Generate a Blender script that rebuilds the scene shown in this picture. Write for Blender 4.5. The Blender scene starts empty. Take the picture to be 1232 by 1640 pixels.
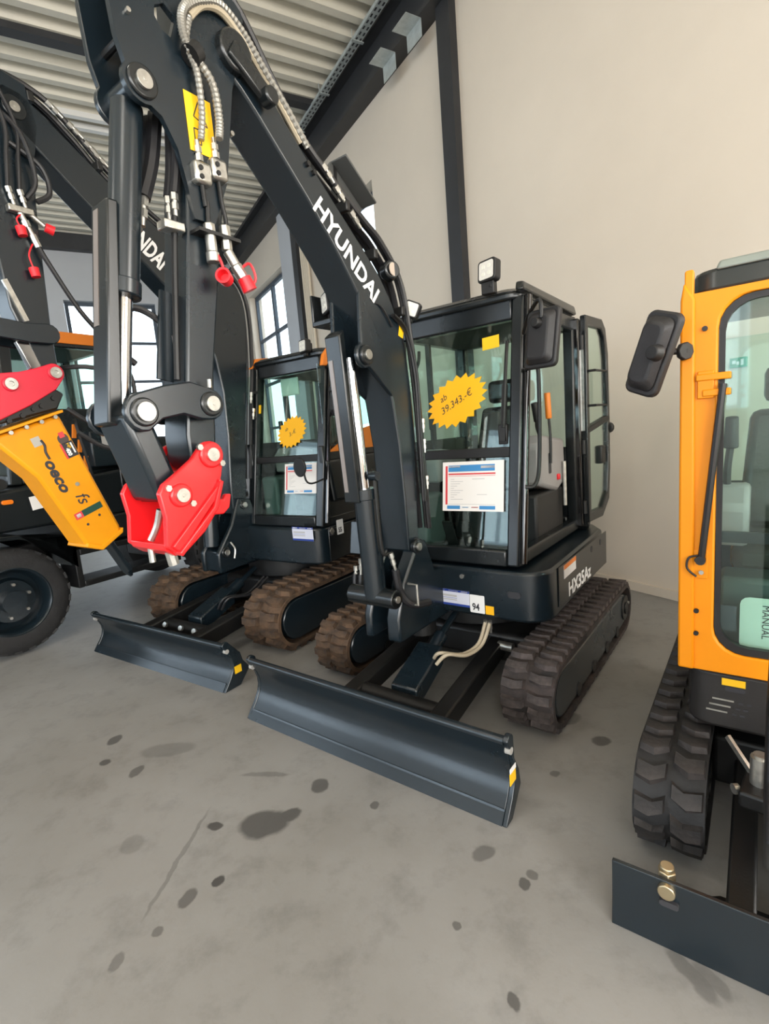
import bpy, bmesh, math, random
from mathutils import Vector, Matrix
random.seed(7)
SC = bpy.context.scene
COL = SC.collection
R = math.radians

# ------------------------------------------------------------------ camera
PIT, ROL, HC = .15423, -.082385, 1.7289
cp, sp, cr, sr = math.cos(PIT), math.sin(PIT), math.cos(ROL), math.sin(ROL)
Fw = Vector((0, cp, -sp)); R0 = Vector((1, 0, 0)); U0 = Vector((0, sp, cp))
Rt = R0 * cr + U0 * sr; Up = -R0 * sr + U0 * cr
cd = bpy.data.cameras.new('camera'); cam = bpy.data.objects.new('camera', cd); COL.objects.link(cam)
cd.sensor_fit = 'VERTICAL'; cd.sensor_height = 24.0; cd.sensor_width = 24.0 * 1232 / 1640
cd.lens = 24.0 * 817.914 / 1640; cd.clip_start = .05; cd.clip_end = 200
cam.matrix_world = Matrix(((Rt.x, Up.x, -Fw.x, 0), (Rt.y, Up.y, -Fw.y, 0), (Rt.z, Up.z, -Fw.z, HC), (0, 0, 0, 1)))
SC.camera = cam
# ------------------------------------------------------------------ world, exposure
w = bpy.data.worlds.new('world'); SC.world = w; w.use_nodes = True
bg = w.node_tree.nodes['Background']; bg.inputs[0].default_value = (.80, .90, 1.0, 1); bg.inputs[1].default_value = 3.6
vs = SC.view_settings; vs.view_transform = 'Standard'; vs.look = 'None'; vs.gamma = 1; vs.use_curve_mapping = False; vs.exposure = 0.0
# ------------------------------------------------------------------ room frame
YR = .50726                                   # the hall is turned against the camera
def room(x, y, z=0.): return Vector((x * math.cos(YR) - y * math.sin(YR), x * math.sin(YR) + y * math.cos(YR), z))
XW, XL, YB, YF, HCEIL = 4.437, -11.0, -6.5, 15.8, 7.3
def area(name, loc, d, sx, sy, power, color):
    l = bpy.data.lights.new(name, 'AREA'); l.shape = 'RECTANGLE'; l.size = sx; l.size_y = sy; l.energy = power; l.color = color
    o = bpy.data.objects.new(name, l); COL.objects.link(o); o.location = loc
    o.rotation_euler = Vector(d).to_track_quat('-Z', 'Y').to_euler()
    return o
DXV = room(1, 0); DYV = room(0, 1)
for k, x in enumerate((-8.6, -4.2, .2)):      # daylight entering by the windows behind the camera
    area('rear_window_daylight', room(x, YB + .12, 3.1), DYV, 3.6, 4.0, 420, (1.0, .955, .89))
area('added_side_light', room(XW - .12, -3.4, 3.0), -DXV, 3.4, 3.8, 520, (1.0, .93, .84))   # side light added at an invented, unseen window, for contrast on right-facing flanks
for k, y in enumerate((-3., 2., 7., 12.)):    # and by the windows of the opposite long wall
    area('side_window_daylight', room(XL + .12, y, 3.4), DXV, 3.2, 3.6, 95, (.66, .83, 1.0))
for y in (-2.5, 2.2):                         # tubular lamps under the ceiling
    for x in (-6., -1.5):
        area('hall_lamp_light', room(x, y, HCEIL - .62), (0, 0, -1), 1.5, .2, 60, (1.0, .95, .86))

# ------------------------------------------------------------------ materials
MATS = {}
def mat(name, col, rough=.5, metal=0., spec=.5, var=0., vscale=8., col2=None, bump=0., bscale=60., coat=0.):
    if name in MATS: return MATS[name]
    m = bpy.data.materials.new(name); m.use_nodes = True; MATS[name] = m
    nt = m.node_tree; b = nt.nodes['Principled BSDF']; L = nt.links.new
    b.inputs['Base Color'].default_value = (*col, 1); b.inputs['Roughness'].default_value = rough
    b.inputs['Metallic'].default_value = metal; b.inputs['Specular IOR Level'].default_value = spec
    b.inputs['Coat Weight'].default_value = coat; b.inputs['Coat Roughness'].default_value = .08
    tc = None
    if var or col2 or bump:
        tc = nt.nodes.new('ShaderNodeTexCoord')
    if var or col2:
        n = nt.nodes.new('ShaderNodeTexNoise'); n.inputs['Scale'].default_value = vscale; n.inputs['Detail'].default_value = 6
        n.inputs['Roughness'].default_value = .62
        L(tc.outputs['Object'], n.inputs['Vector'])
        r = nt.nodes.new('ShaderNodeValToRGB'); r.color_ramp.elements[0].position = .36; r.color_ramp.elements[1].position = .66
        c2 = col2 or tuple(min(1, c * (1 + var)) for c in col); c1 = col if col2 else tuple(c * (1 - var) for c in col)
        r.color_ramp.elements[0].color = (*c1, 1); r.color_ramp.elements[1].color = (*c2, 1)
        L(n.outputs['Fac'], r.inputs['Fac']); L(r.outputs['Color'], b.inputs['Base Color'])
        mr = nt.nodes.new('ShaderNodeMapRange'); dr_ = .02 if rough < .35 else .08; mr.inputs[3].default_value = rough - dr_; mr.inputs[4].default_value = min(1, rough + dr_)
        L(n.outputs['Fac'], mr.inputs[0]); L(mr.outputs[0], b.inputs['Roughness'])
    if bump:
        n2 = nt.nodes.new('ShaderNodeTexNoise'); n2.inputs['Scale'].default_value = bscale; n2.inputs['Detail'].default_value = 4
        L(tc.outputs['Object'], n2.inputs['Vector'])
        bp = nt.nodes.new('ShaderNodeBump'); bp.inputs['Strength'].default_value = bump; bp.inputs['Distance'].default_value = .01
        L(n2.outputs['Fac'], bp.inputs['Height']); L(bp.outputs['Normal'], b.inputs['Normal'])
    return m
def glass_mat(name, tint, gloss=.03):
    m = bpy.data.materials.new(name); m.use_nodes = True; MATS[name] = m; nt = m.node_tree; L = nt.links.new
    nt.nodes.remove(nt.nodes['Principled BSDF']); out = nt.nodes['Material Output']
    t = nt.nodes.new('ShaderNodeBsdfTransparent'); t.inputs[0].default_value = (*tint, 1)
    g = nt.nodes.new('ShaderNodeBsdfGlossy'); g.inputs[0].default_value = (.95, 1, .98, 1); g.inputs['Roughness'].default_value = gloss
    f = nt.nodes.new('ShaderNodeFresnel'); ge = nt.nodes.new('ShaderNodeNewGeometry'); mr = nt.nodes.new('ShaderNodeMapRange')
    mr.inputs[3].default_value = 1.5; mr.inputs[4].default_value = 1 / 1.5; L(ge.outputs['Backfacing'], mr.inputs[0]); L(mr.outputs[0], f.inputs[0])
    mx = nt.nodes.new('ShaderNodeMixShader'); L(f.outputs[0], mx.inputs[0]); L(t.outputs[0], mx.inputs[1]); L(g.outputs[0], mx.inputs[2])
    L(mx.outputs[0], out.inputs[0]); return m
black = mat('black_paint', (.0070, .0095, .0110), .27, spec=.65, var=.10, vscale=1.5)
navy = mat('blue_black_paint', (.0065, .0125, .0175), .27, spec=.7, var=.10, vscale=1.5)
satin = mat('satin_black_steel', (.0065, .0068, .0072), .45, var=.25, vscale=5, bump=.06, bscale=120)
plastic = mat('black_plastic', (.011, .0108, .0112), .5, bump=.1, bscale=400)
mirrorback = mat('mirror_housing_plastic', (.020, .019, .020), .48, bump=.12, bscale=300)
rubber_d = mat('dusty_black_rubber', (.018, .016, .016), .82, col2=(.055, .040, .036), vscale=9, bump=.4, bscale=40)
rubber_b = mat('muddy_brown_rubber', (.035, .023, .016), .88, col2=(.135, .077, .042), vscale=7, bump=.5, bscale=35)
rubber_n = mat('new_black_rubber', (.014, .014, .015), .7, var=.3, vscale=14, bump=.2, bscale=60)
lug_d = mat('worn_lug_rubber', (.030, .025, .024), .8, col2=(.095, .075, .070), vscale=11, bump=.4, bscale=50)
lug_n = mat('scuffed_lug_rubber', (.011, .0105, .0105), .7, col2=(.05, .042, .04), vscale=7, bump=.3, bscale=60)
red = mat('red_gloss_paint', (.72, .012, .016), .3, var=.06, vscale=3, coat=.3)
crimson = mat('crimson_paint', (.60, .012, .035), .4, var=.08, vscale=3)
redcap = mat('red_plastic_cap', (.75, .015, .025), .4)
yellow = mat('amber_yellow_paint', (.78, .30, .005), .42, spec=.3, var=.06, vscale=3)
orange = mat('orange_paint', (.80, .265, .003), .42, spec=.3, var=.04, vscale=2)
orange2 = mat('orange_trim', (.80, .22, .02), .4)
silver = mat('zinc_plated_steel', (.55, .54, .50), .32, metal=.9, var=.15, vscale=30)
chrome = mat('chrome_rod', (.75, .76, .78), .12, metal=1.)
galv = mat('galvanised_steel', (.46, .50, .49), .5, metal=.35, var=.12, vscale=12)
hosem = mat('black_hose_rubber', (.014, .014, .016), .42)
armour = mat('steel_hose_armour', (.30, .29, .26), .4, metal=.55)
tan_hose = mat('tan_hose', (.42, .36, .26), .5)
white = mat('white_vinyl', (.80, .80, .79), .5)
paper = mat('white_paper', (.84, .81, .78), .6)
ink = mat('dark_ink', (.03, .03, .035), .6)
greyink = mat('grey_print', (.45, .45, .46), .6)
blueprint = mat('blue_print', (.05, .25, .55), .5)
navyprint = mat('navy_print', (.02, .05, .28), .5)
redprint = mat('red_print', (.65, .05, .06), .5)
sun_y = mat('fluorescent_yellow_card', (.95, .47, .004), .6)
decal_y = mat('yellow_decal', (.90, .52, .01), .45)
decal_g = mat('green_decal', (.01, .06, .04), .45)
seatm = mat('seat_vinyl_in_film', (.012, .012, .013), .22, bump=.5, bscale=14)
greyc = mat('grey_console_plastic', (.30, .28, .28), .55)
lensm = mat('lamp_lens', (.70, .68, .63), .22)
lampled = mat('lamp_reflector', (.75, .74, .66), .3)
cream = mat('cream_plaster', (.70, .615, .51), .8, var=.03, vscale=.6, bump=.03, bscale=50)
greywall = mat('pale_grey_panel', (.50, .51, .53), .7, var=.03, vscale=1)
rib = mat('coated_ceiling_sheet', (.66, .62, .52), .42, var=.04, vscale=1.5)
steelw = mat('anthracite_steelwork', (.028, .029, .032), .5, var=.15, vscale=4)
winf = mat('window_frame_grey', (.055, .075, .10), .5)
glass = glass_mat('tinted_cab_glass', (.86, .955, .925))
glass_c = glass_mat('clear_window_glass', (.97, .985, .985))
def concrete():
    m = bpy.data.materials.new('stained_concrete'); m.use_nodes = True; nt = m.node_tree; L = nt.links.new; N = nt.nodes.new
    b = nt.nodes['Principled BSDF']; tc = N('ShaderNodeTexCoord')
    def noise(s, d=6, r=.6):
        n = N('ShaderNodeTexNoise'); n.inputs['Scale'].default_value = s; n.inputs['Detail'].default_value = d; n.inputs['Roughness'].default_value = r
        L(tc.outputs['Object'], n.inputs['Vector']); return n
    n1 = noise(.55, 8, .65); r1 = N('ShaderNodeValToRGB'); e = r1.color_ramp.elements
    e[0].position = .3; e[1].position = .7; e[0].color = (.208, .198, .181, 1); e[1].color = (.292, .289, .282, 1)
    L(n1.outputs['Fac'], r1.inputs['Fac'])
    n2 = noise(5, 8, .7); r2 = N('ShaderNodeValToRGB'); e = r2.color_ramp.elements
    e[0].position = .28; e[1].position = .5; e[0].color = (.76, .76, .76, 1); e[1].color = (1, 1, 1, 1)
    L(n2.outputs['Fac'], r2.inputs['Fac'])
    mx = N('ShaderNodeMix'); mx.data_type = 'RGBA'; mx.blend_type = 'MULTIPLY'; mx.inputs[0].default_value = 1
    L(r1.outputs['Color'], mx.inputs[6]); L(r2.outputs['Color'], mx.inputs[7])
    # oil stains: ellipses with frayed rims
    wob = noise(9, 4); sub = N('ShaderNodeVectorMath'); sub.operation = 'SUBTRACT'; L(wob.outputs['Color'], sub.inputs[0]); sub.inputs[1].default_value = (.5, .5, .5)
    scl = N('ShaderNodeVectorMath'); scl.operation = 'SCALE'; L(sub.outputs[0], scl.inputs[0]); scl.inputs['Scale'].default_value = .045
    add = N('ShaderNodeVectorMath'); L(tc.outputs['Object'], add.inputs[0]); L(scl.outputs[0], add.inputs[1])
    acc = None
    ST = [(-.67, 2.11, .115, .085, .85), (-.56, 2.15, .055, .042, .85), (-.44, 2.34, .042, .052, .8), (-.9, 2.12, .038, .024, .95), (-.79, 1.82, .024, .03, 1), (-.89, 1.75, .03, .045, .7),
          (-1.77, 2.91, .035, .055, .8), (-1.71, 2.69, .033, .03, .85), (-1.48, 2.58, .03, .05, .7), (.29, 1.85, .048, .036, .6), (.41, 1.69, .022, .026, .8), (.455, 1.73, .024, .025, .6),
          (1.06, 2.51, .048, .045, .8), (-.16, 2.17, .02, .025, .7), (.13, 1.55, .014, .018, .7), (.27, 1.29, .018, .028, .8), (-.95, 1.62, .02, .02, .6), (-1.05, 1.52, .02, .035, .5),
          (-1.38, 2.76, .16, .07, .35), (.83, 1.33, .03, .09, .5), (.88, 1.31, .025, .06, .4), (.73, 2.28, .025, .022, .6), (-.74, 2.46, .13, .02, .4), (-1.0, 1.95, .012, .28, .4), (.95, 2.75, .09, .07, .6), (-1.25, 2.05, .05, .06, .3)]
    for (x, y, a, c, s) in ST:
        mp = N('ShaderNodeMapping'); mp.vector_type = 'TEXTURE'; mp.inputs[1].default_value = (x, y, 0); mp.inputs[2].default_value = (0, 0, .3 * math.sin(x * 9)); mp.inputs[3].default_value = (a, c, 1)
        L(add.outputs[0], mp.inputs[0])
        ln = N('ShaderNodeVectorMath'); ln.operation = 'LENGTH'; L(mp.outputs[0], ln.inputs[0])
        mr = N('ShaderNodeMapRange'); mr.inputs[1].default_value = 1.12; mr.inputs[2].default_value = .86; mr.inputs[3].default_value = 0; mr.inputs[4].default_value = s
        L(ln.outputs['Value'], mr.inputs[0])
        if acc is None: acc = mr.outputs[0]
        else:
            mm = N('ShaderNodeMath'); mm.operation = 'MAXIMUM'; L(acc, mm.inputs[0]); L(mr.outputs[0], mm.inputs[1]); acc = mm.outputs[0]
    m2 = N('ShaderNodeMix'); m2.data_type = 'RGBA'; L(acc, m2.inputs[0]); L(mx.outputs[2], m2.inputs[6]); m2.inputs[7].default_value = (.062, .060, .058, 1)
    L(m2.outputs[2], b.inputs['Base Color'])
    rr = N('ShaderNodeMapRange'); rr.inputs[3].default_value = .38; rr.inputs[4].default_value = .62; L(n1.outputs['Fac'], rr.inputs[0]); L(rr.outputs[0], b.inputs['Roughness'])
    n3 = noise(45, 5); bp = N('ShaderNodeBump'); bp.inputs['Strength'].default_value = .06; bp.inputs['Distance'].default_value = .01
    L(n3.outputs['Fac'], bp.inputs['Height']); L(bp.outputs['Normal'], b.inputs['Normal'])
    return m
concrete_m = concrete()

# ------------------------------------------------------------------ mesh helpers
class MB:
    def __init__(s): s.v = []; s.f = []
    def add(s, vs, fs):
        n = len(s.v); s.v += [tuple(p) for p in vs]; s.f += [tuple(i + n for i in f) for f in fs]; return s
    def box(s, a, b):
        (x0, y0, z0), (x1, y1, z1) = a, b
        return s.add([(x0, y0, z0), (x1, y0, z0), (x1, y1, z0), (x0, y1, z0), (x0, y0, z1), (x1, y0, z1), (x1, y1, z1), (x0, y1, z1)],
                     [(0, 3, 2, 1), (4, 5, 6, 7), (0, 1, 5, 4), (1, 2, 6, 5), (2, 3, 7, 6), (3, 0, 4, 7)])
    def prism(s, a, b):          # two matching loops of 3D points
        n = len(a); return s.add(list(a) + list(b), [tuple(range(n))[::-1], tuple(range(n, 2 * n))] + [(i, (i + 1) % n, n + (i + 1) % n, n + i) for i in range(n)])
    def px(s, poly, x0, x1): return s.prism([(x0, p[0], p[1]) for p in poly], [(x1, p[0], p[1]) for p in poly])
    def py(s, poly, y0, y1): return s.prism([(p[0], y0, p[1]) for p in poly], [(p[0], y1, p[1]) for p in poly])
    def pz(s, poly, z0, z1): return s.prism([(p[0], p[1], z0) for p in poly], [(p[0], p[1], z1) for p in poly])
    def bar(s, p, q, wd, ht, up=(0, 0, 1)):
        p, q = Vector(p), Vector(q); d = (q - p).normalized(); u = Vector(up)
        if abs(d.dot(u)) > .95: u = Vector((1, 0, 0)) if abs(d.x) < .9 else Vector((0, 1, 0))
        a = d.cross(u).normalized(); c = a.cross(d).normalized(); h = [a * (wd / 2 * i) + c * (ht / 2 * j) for i, j in ((-1, -1), (1, -1), (1, 1), (-1, 1))]
        return s.prism([p + k for k in h], [q + k for k in h])
    def cyl(s, p, q, r, r2=None, n=20):
        p, q = Vector(p), Vector(q); d = (q - p).normalized(); a = d.orthogonal().normalized(); c = d.cross(a); r2 = r if r2 is None else r2
        A = [p + (a * math.cos(t) + c * math.sin(t)) * r for t in [2 * math.pi * i / n for i in range(n)]]
        B = [q + (a * math.cos(t) + c * math.sin(t)) * r2 for t in [2 * math.pi * i / n for i in range(n)]]
        return s.prism(A, B)
    def tube(s, pts, r, n=8, smooth=6):
        P = [Vector(p) for p in pts]
        if smooth and len(P) > 2:
            Q = []
            for i in range(len(P) - 1):
                p0 = P[max(i - 1, 0)]; p1 = P[i]; p2 = P[i + 1]; p3 = P[min(i + 2, len(P) - 1)]
                for k in range(smooth):
                    t = k / smooth
                    Q.append(.5 * ((2 * p1) + (-p0 + p2) * t + (2 * p0 - 5 * p1 + 4 * p2 - p3) * t * t + (-p0 + 3 * p1 - 3 * p2 + p3) * t ** 3))
            P = Q + [P[-1]]
        rs = r if callable(r) else (lambda t: r)
        nv = None; rings = []
        for i, p in enumerate(P):
            d = (P[min(i + 1, len(P) - 1)] - P[max(i - 1, 0)]).normalized()
            if nv is None: nv = d.orthogonal().normalized()
            nv = (nv - d * nv.dot(d)).normalized(); c = d.cross(nv); rr = rs(i)
            rings.append([p + (nv * math.cos(2 * math.pi * k / n) + c * math.sin(2 * math.pi * k / n)) * rr for k in range(n)])
        vs = [q for g in rings for q in g]; fs = []
        for i in range(len(rings) - 1):
            for k in range(n): fs.append((i * n + k, i * n + (k + 1) % n, (i + 1) * n + (k + 1) % n, (i + 1) * n + k))
        fs += [tuple(range(n))[::-1], tuple(range(len(vs) - n, len(vs)))]
        return s.add(vs, fs)
    def lathe(s, prof, c, axis=(1, 0, 0), n=40):   # prof: (along axis, radius)
        ax = Vector(axis); a = ax.orthogonal().normalized(); b = ax.cross(a); c = Vector(c); vs = []; m = len(prof)
        for k in range(n):
            t = 2 * math.pi * k / n; e = a * math.cos(t) + b * math.sin(t)
            vs += [c + ax * h + e * r for h, r in prof]
        fs = [(k * m + i, k * m + i + 1, ((k + 1) % n) * m + i + 1, ((k + 1) % n) * m + i) for k in range(n) for i in range(m - 1)]
        return s.add(vs, fs)
    def build(s, name, m, parent=None, bevel=0., ang=32, mesh=None, flat=False):
        me = bpy.data.meshes.new(name); me.from_pydata(s.v, [], s.f); me.materials.append(m)
        bm = bmesh.new(); bm.from_mesh(me); bmesh.ops.recalc_face_normals(bm, faces=bm.faces); bm.to_mesh(me); bm.free()
        if not flat:
            for p in me.polygons: p.use_smooth = True
            me.set_sharp_from_angle(angle=R(ang))
        o = bpy.data.objects.new(name, me); COL.objects.link(o); o.parent = parent
        if bevel:
            bv = o.modifiers.new('edge', 'BEVEL'); bv.width = bevel; bv.segments = 2; bv.limit_method = 'ANGLE'; bv.angle_limit = R(35); bv.harden_normals = False
        return o
def linked(src, name, parent, M):
    o = bpy.data.objects.new(name, src); COL.objects.link(o); o.parent = parent; o.matrix_local = M; return o
def tag(o, label, cat, group=None, kind=None):
    o['label'] = label
    if cat: o['category'] = cat
    if group: o['group'] = group
    if kind: o['kind'] = kind
    return o
def lab(o, label): o['label'] = label; return o
def empty(name, loc, rz):
    o = bpy.data.objects.new(name, None); COL.objects.link(o); o.location = loc; o.rotation_euler = (0, 0, rz); o.empty_display_size = .1; return o
def struct(o, label=None):
    o['kind'] = 'structure'
    if label: o['label'] = label
    return o
def circ(c, r, a0=0, a1=360, n=12): return [(c[0] + r * math.cos(R(a0 + (a1 - a0) * i / (n - 1))), c[1] + r * math.sin(R(a0 + (a1 - a0) * i / (n - 1)))) for i in range(n)]
def rrect(x0, y0, x1, y1, r, n=5):
    return circ((x1 - r, y1 - r), r, 0, 90, n) + circ((x0 + r, y1 - r), r, 90, 180, n) + circ((x0 + r, y0 + r), r, 180, 270, n) + circ((x1 - r, y0 + r), r, 270, 360, n)
def frame3(o, x, y):
    x = Vector(x).normalized(); y = Vector(y); y = (y - x * y.dot(x)).normalized(); z = x.cross(y); o = Vector(o)
    return Matrix(((x.x, y.x, z.x, o.x), (x.y, y.y, z.y, o.y), (x.z, y.z, z.z, o.z), (0, 0, 0, 1)))
def lettering(txt, size, M, m, parent, name='lettering', depth=.001, shear=0., bold=0., sx=1.):
    c = bpy.data.curves.new('t', 'FONT'); c.body = txt; c.size = size; c.extrude = depth; c.shear = shear; c.offset = bold; c.resolution_u = 3
    o = bpy.data.objects.new('t', c); COL.objects.link(o); dg = bpy.context.evaluated_depsgraph_get()
    me = bpy.data.meshes.new_from_object(o.evaluated_get(dg)); bpy.data.objects.remove(o); me.materials.clear(); me.materials.append(m)
    o = bpy.data.objects.new(name, me); COL.objects.link(o); o.parent = parent; o.matrix_local = M @ Matrix.Diagonal((sx, 1, 1, 1)); return o
def card(name, M, w_, h_, m, parent, t=.0012, r=0.):
    b = MB(); poly = rrect(0, 0, w_, h_, r, 4) if r else [(0, 0), (w_, 0), (w_, h_), (0, h_)]
    b.pz(poly, 0, t); o = b.build(name, m, parent, flat=True); o.matrix_local = M; return o
def printed(M, rects, parent):        # flat print on a card: (x0, y0, x1, y1, material, height)
    for (x0, y0, x1, y1, m) in rects:
        b = MB(); b.box((x0, y0, .0012), (x1, y1, .0019)); o = b.build('print', m, parent, flat=True); o.matrix_local = M

# ------------------------------------------------------------------ the hall
def rplace(o): o.rotation_euler = (0, 0, YR); return o
fl = MB().box((-30, -30, -.2), (30, 40, 0)).build('floor', concrete_m); struct(fl, 'grey stained concrete floor')
# corrugated ceiling sheet: one folded sheet
b = MB(); pts = []; y = YB - .2; pitch = .355
while y < YF + .3:
    pts += [(y, HCEIL), (y + .115, HCEIL), (y + .165, HCEIL + .13), (y + .305, HCEIL + .13)]; y += pitch
b.add([(XL - .3, p[0], p[1]) for p in pts] + [(XW + .3, p[0], p[1]) for p in pts], [(i, i + 1, len(pts) + i + 1, len(pts) + i) for i in range(len(pts) - 1)])
ce = struct(rplace(b.build('ceiling', rib, ang=20)), 'pale ribbed sheet-metal ceiling')
struct(rplace(MB().box((XL - .3, YB - .3, HCEIL + .2), (XW + .3, YF + .3, HCEIL + .35)).build('ceiling_deck', rib)), 'roof deck above the ribbed ceiling')
def wall(name, boxes, m, label):
    b = MB()
    for a, c in boxes: b.box(a, c)
    return struct(rplace(b.build(name, m, flat=True)), label)
T = .35
# long wall with two window openings
W1 = (11.75, 14.72, .9, 5.72); W2 = (7.52, 9.3, .9, 5.66)
W0 = (-5.1, -1.7, 1.0, 4.9)  # invented opening out of view, added to carry the extra side light
wall('wall_right', [((XW, YB - T, -.1), (XW + T, W0[0], HCEIL + .3)), ((XW, W0[0], -.1), (XW + T, W0[1], W0[2])), ((XW, W0[0], W0[3]), (XW + T, W0[1], HCEIL + .3)), ((XW, W0[1], -.1), (XW + T, W2[0], HCEIL + .3)), ((XW, W2[0], -.1), (XW + T, W2[1], W2[2])), ((XW, W2[0], W2[3]), (XW + T, W2[1], HCEIL + .3)),
                    ((XW, W2[1], -.1), (XW + T, W1[0], HCEIL + .3)), ((XW, W1[0], -.1), (XW + T, W1[1], W1[2])), ((XW, W1[0], W1[3]), (XW + T, W1[1], HCEIL + .3)), ((XW, W1[1], -.1), (XW + T, YF + T, HCEIL + .3))],
     cream, 'cream plastered long wall')
FW = [(-7.6, -5.6), (-4.4, -2.4), (-.05, .95), (1.02, 2.12)]
bx = []; x = XL - T
for (a, c) in FW:
    bx += [((x, YF, -.1), (a, YF + T, HCEIL + .3)), ((a, YF, -.1), (c, YF + T, .6)), ((a, YF, 5.72), (c, YF + T, HCEIL + .3))]; x = c
bx.append(((x, YF, -.1), (XW, YF + T, HCEIL + .3)))
wall('wall_far', bx, greywall, 'pale grey end wall with windows')
bx = []; x = XL - T
for c in (-8.6, -4.2, .2):
    bx += [((x, YB - T, -.1), (c - 1.8, YB, HCEIL + .3)), ((c - 1.8, YB - T, -.1), (c + 1.8, YB, 1.1)), ((c - 1.8, YB - T, 5.1), (c + 1.8, YB, HCEIL + .3))]; x = c + 1.8
bx.append(((x, YB - T, -.1), (XW, YB, HCEIL + .3))); wall('wall_rear', bx, cream, 'cream wall behind the viewer with windows')
bx = []; y = YB
for c in (-3., 2., 7., 12.):
    bx += [((XL - T, y, -.1), (XL, c - 1.6, HCEIL + .3)), ((XL - T, c - 1.6, -.1), (XL, c + 1.6, 1.6)), ((XL - T, c - 1.6, 5.2), (XL, c + 1.6, HCEIL + .3))]; y = c + 1.6
bx.append(((XL - T, y, -.1), (XL, YF, HCEIL + .3))); wall('wall_left', bx, greywall, 'pale grey long wall opposite with windows')
WN = [0]
def window(axis, pos, a, c, z0, z1, cols, rows, fw=.09, mw=.12, label=None):
    WN[0] += 1
    P = (lambda t, z, d: (pos + d, t, z)) if axis == 'x' else (lambda t, z, d: (t, pos + d, z))
    def bx3(m_, t0, t1, q0, q1, d0, d1): m_.box(P(t0, q0, d0), P(t1, q1, d1))
    m_ = MB(); e = .004
    bx3(m_, a + e, a + fw, z0 + e, z1 - e, .0, .08); bx3(m_, c - fw, c - e, z0 + e, z1 - e, .0, .08); bx3(m_, a + fw, c - fw, z0 + e, z0 + fw, .0, .08); bx3(m_, a + fw, c - fw, z1 - fw, z1 - e, .0, .08)
    o = struct(rplace(m_.build('window_%d' % WN[0], winf, flat=True)), label or 'dark framed hall window')
    for i in range(1, cols):
        t = a + (c - a) * i / cols; m_ = MB(); bx3(m_, t - mw / 2, t + mw / 2, z0 + fw, z1 - fw, .0, .08); m_.build('mullion', winf, o, flat=True)
    for j in range(1, rows):
        q = z0 + (z1 - z0) * j / rows
        for i in range(cols):
            t0 = a + (c - a) * i / cols + (fw if i == 0 else mw / 2); t1 = a + (c - a) * (i + 1) / cols - (fw if i == cols - 1 else mw / 2)
            m_ = MB(); bx3(m_, t0, t1, q - .035, q + .035, .005, .075); m_.build('transom', winf, o, flat=True)
    for i in range(cols):
        for j in range(rows):
            t0 = a + (c - a) * i / cols + .03; t1 = a + (c - a) * (i + 1) / cols - .03; q0 = z0 + (z1 - z0) * j / rows + .02; q1 = z0 + (z1 - z0) * (j + 1) / rows - .02
            m_ = MB(); bx3(m_, t0, t1, q0, q1, .035, .043); m_.build('pane', glass_c, o, flat=True)
    return o
window('x', XW + .16, *W1, 2, 4, label='tall dark framed window in the cream long wall by the corner')
window('x', XW + .2, *W0, 3, 2, label='added unseen window in the cream long wall, for side light')
window('x', XW + .2, *W2, 1, 3, label='window in the cream long wall half hidden by the boom')
for i, (a, c) in enumerate(FW): window('y', YF + .16, a, c, .6, 5.72, 1, 5, label='tall window in the far end wall')
for c in (-8.6, -4.2, .2): window('y', YB - .25, c - 1.8, c + 1.8, 1.1, 5.1, 3, 2, label='window in the wall behind the viewer')
for c in (-3., 2., 7., 12.): window('x', XL - .25, c - 1.6, c + 1.6, 1.6, 5.2, 3, 2, label='window in the opposite long wall')
def trim(n, bm, m=steelw, label=None, bevel=0.): return struct(rplace(bm.build('trim_%d' % n, m, bevel=bevel, flat=True)), label)
trim(1, MB().box((XW - .24, YB, 6.66), (XW - .002, YF, 6.72)).box((XW - .10, YB, 6.72), (XW - .06, YF, 7.22)).box((XW - .24, YB, 7.22), (XW - .002, YF, 7.29)), label='dark steel roof beam along the cream wall')
def hcol(y): return MB().box((XW - .10, y - .11, 0), (XW - .002, y + .11, 6.655)).box((XW - .115, y - .125, 0), (XW - .10, y + .125, 6.655))
trim(2, hcol(5.40), label='dark steel column against the cream wall'); trim(3, hcol(10.78), label='dark steel column beside the corner window')
trim(4, hcol(.02), label='dark steel column of the wall behind the yellow cab'); 
trim(5, MB().box((XL, YF - .22, 6.9), (XW - .25, YF - .002, 7.28)), label='dark steel beam over the far end wall')
trim(6, MB().box((XW - .10, 10.95, 0), (XW - .002, 11.66, 6.655)), greywall, 'pale pilaster between column and window')
trim(7, MB().box((XW - .03, YB, .002), (XW - .002, 7.0, .09)), cream, 'low pale kerb along the cream wall')
for k, yy in enumerate((10.22, 10.32, 10.42, 10.52)):
    struct(rplace(MB().cyl((XW - .06, yy, 0), (XW - .06, yy, 6.65), .032, n=12).build('trim_%d' % (8 + k), mat('beige_pipe', (.62, .54, .42), .35))), 'beige riser pipe beside the dark column')
trim(12, MB().box((XL, 8.60, 7.21), (XW - .3, 8.78, 7.298)), label='dark bar running across the ceiling ribs')
for k, yy in enumerate((10.33, 10.66)):
    o = rplace(MB().box((-6, yy - .05, 7.215), (2.2, yy + .05, 7.298)).build('light_trunking', mat('white_trunking', (.80, .79, .76), .35))); tag(o, ('nearer' if k == 0 else 'farther') + ' white lamp trunking across the ceiling ribs', 'trunking', 'ceiling trunking')
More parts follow.
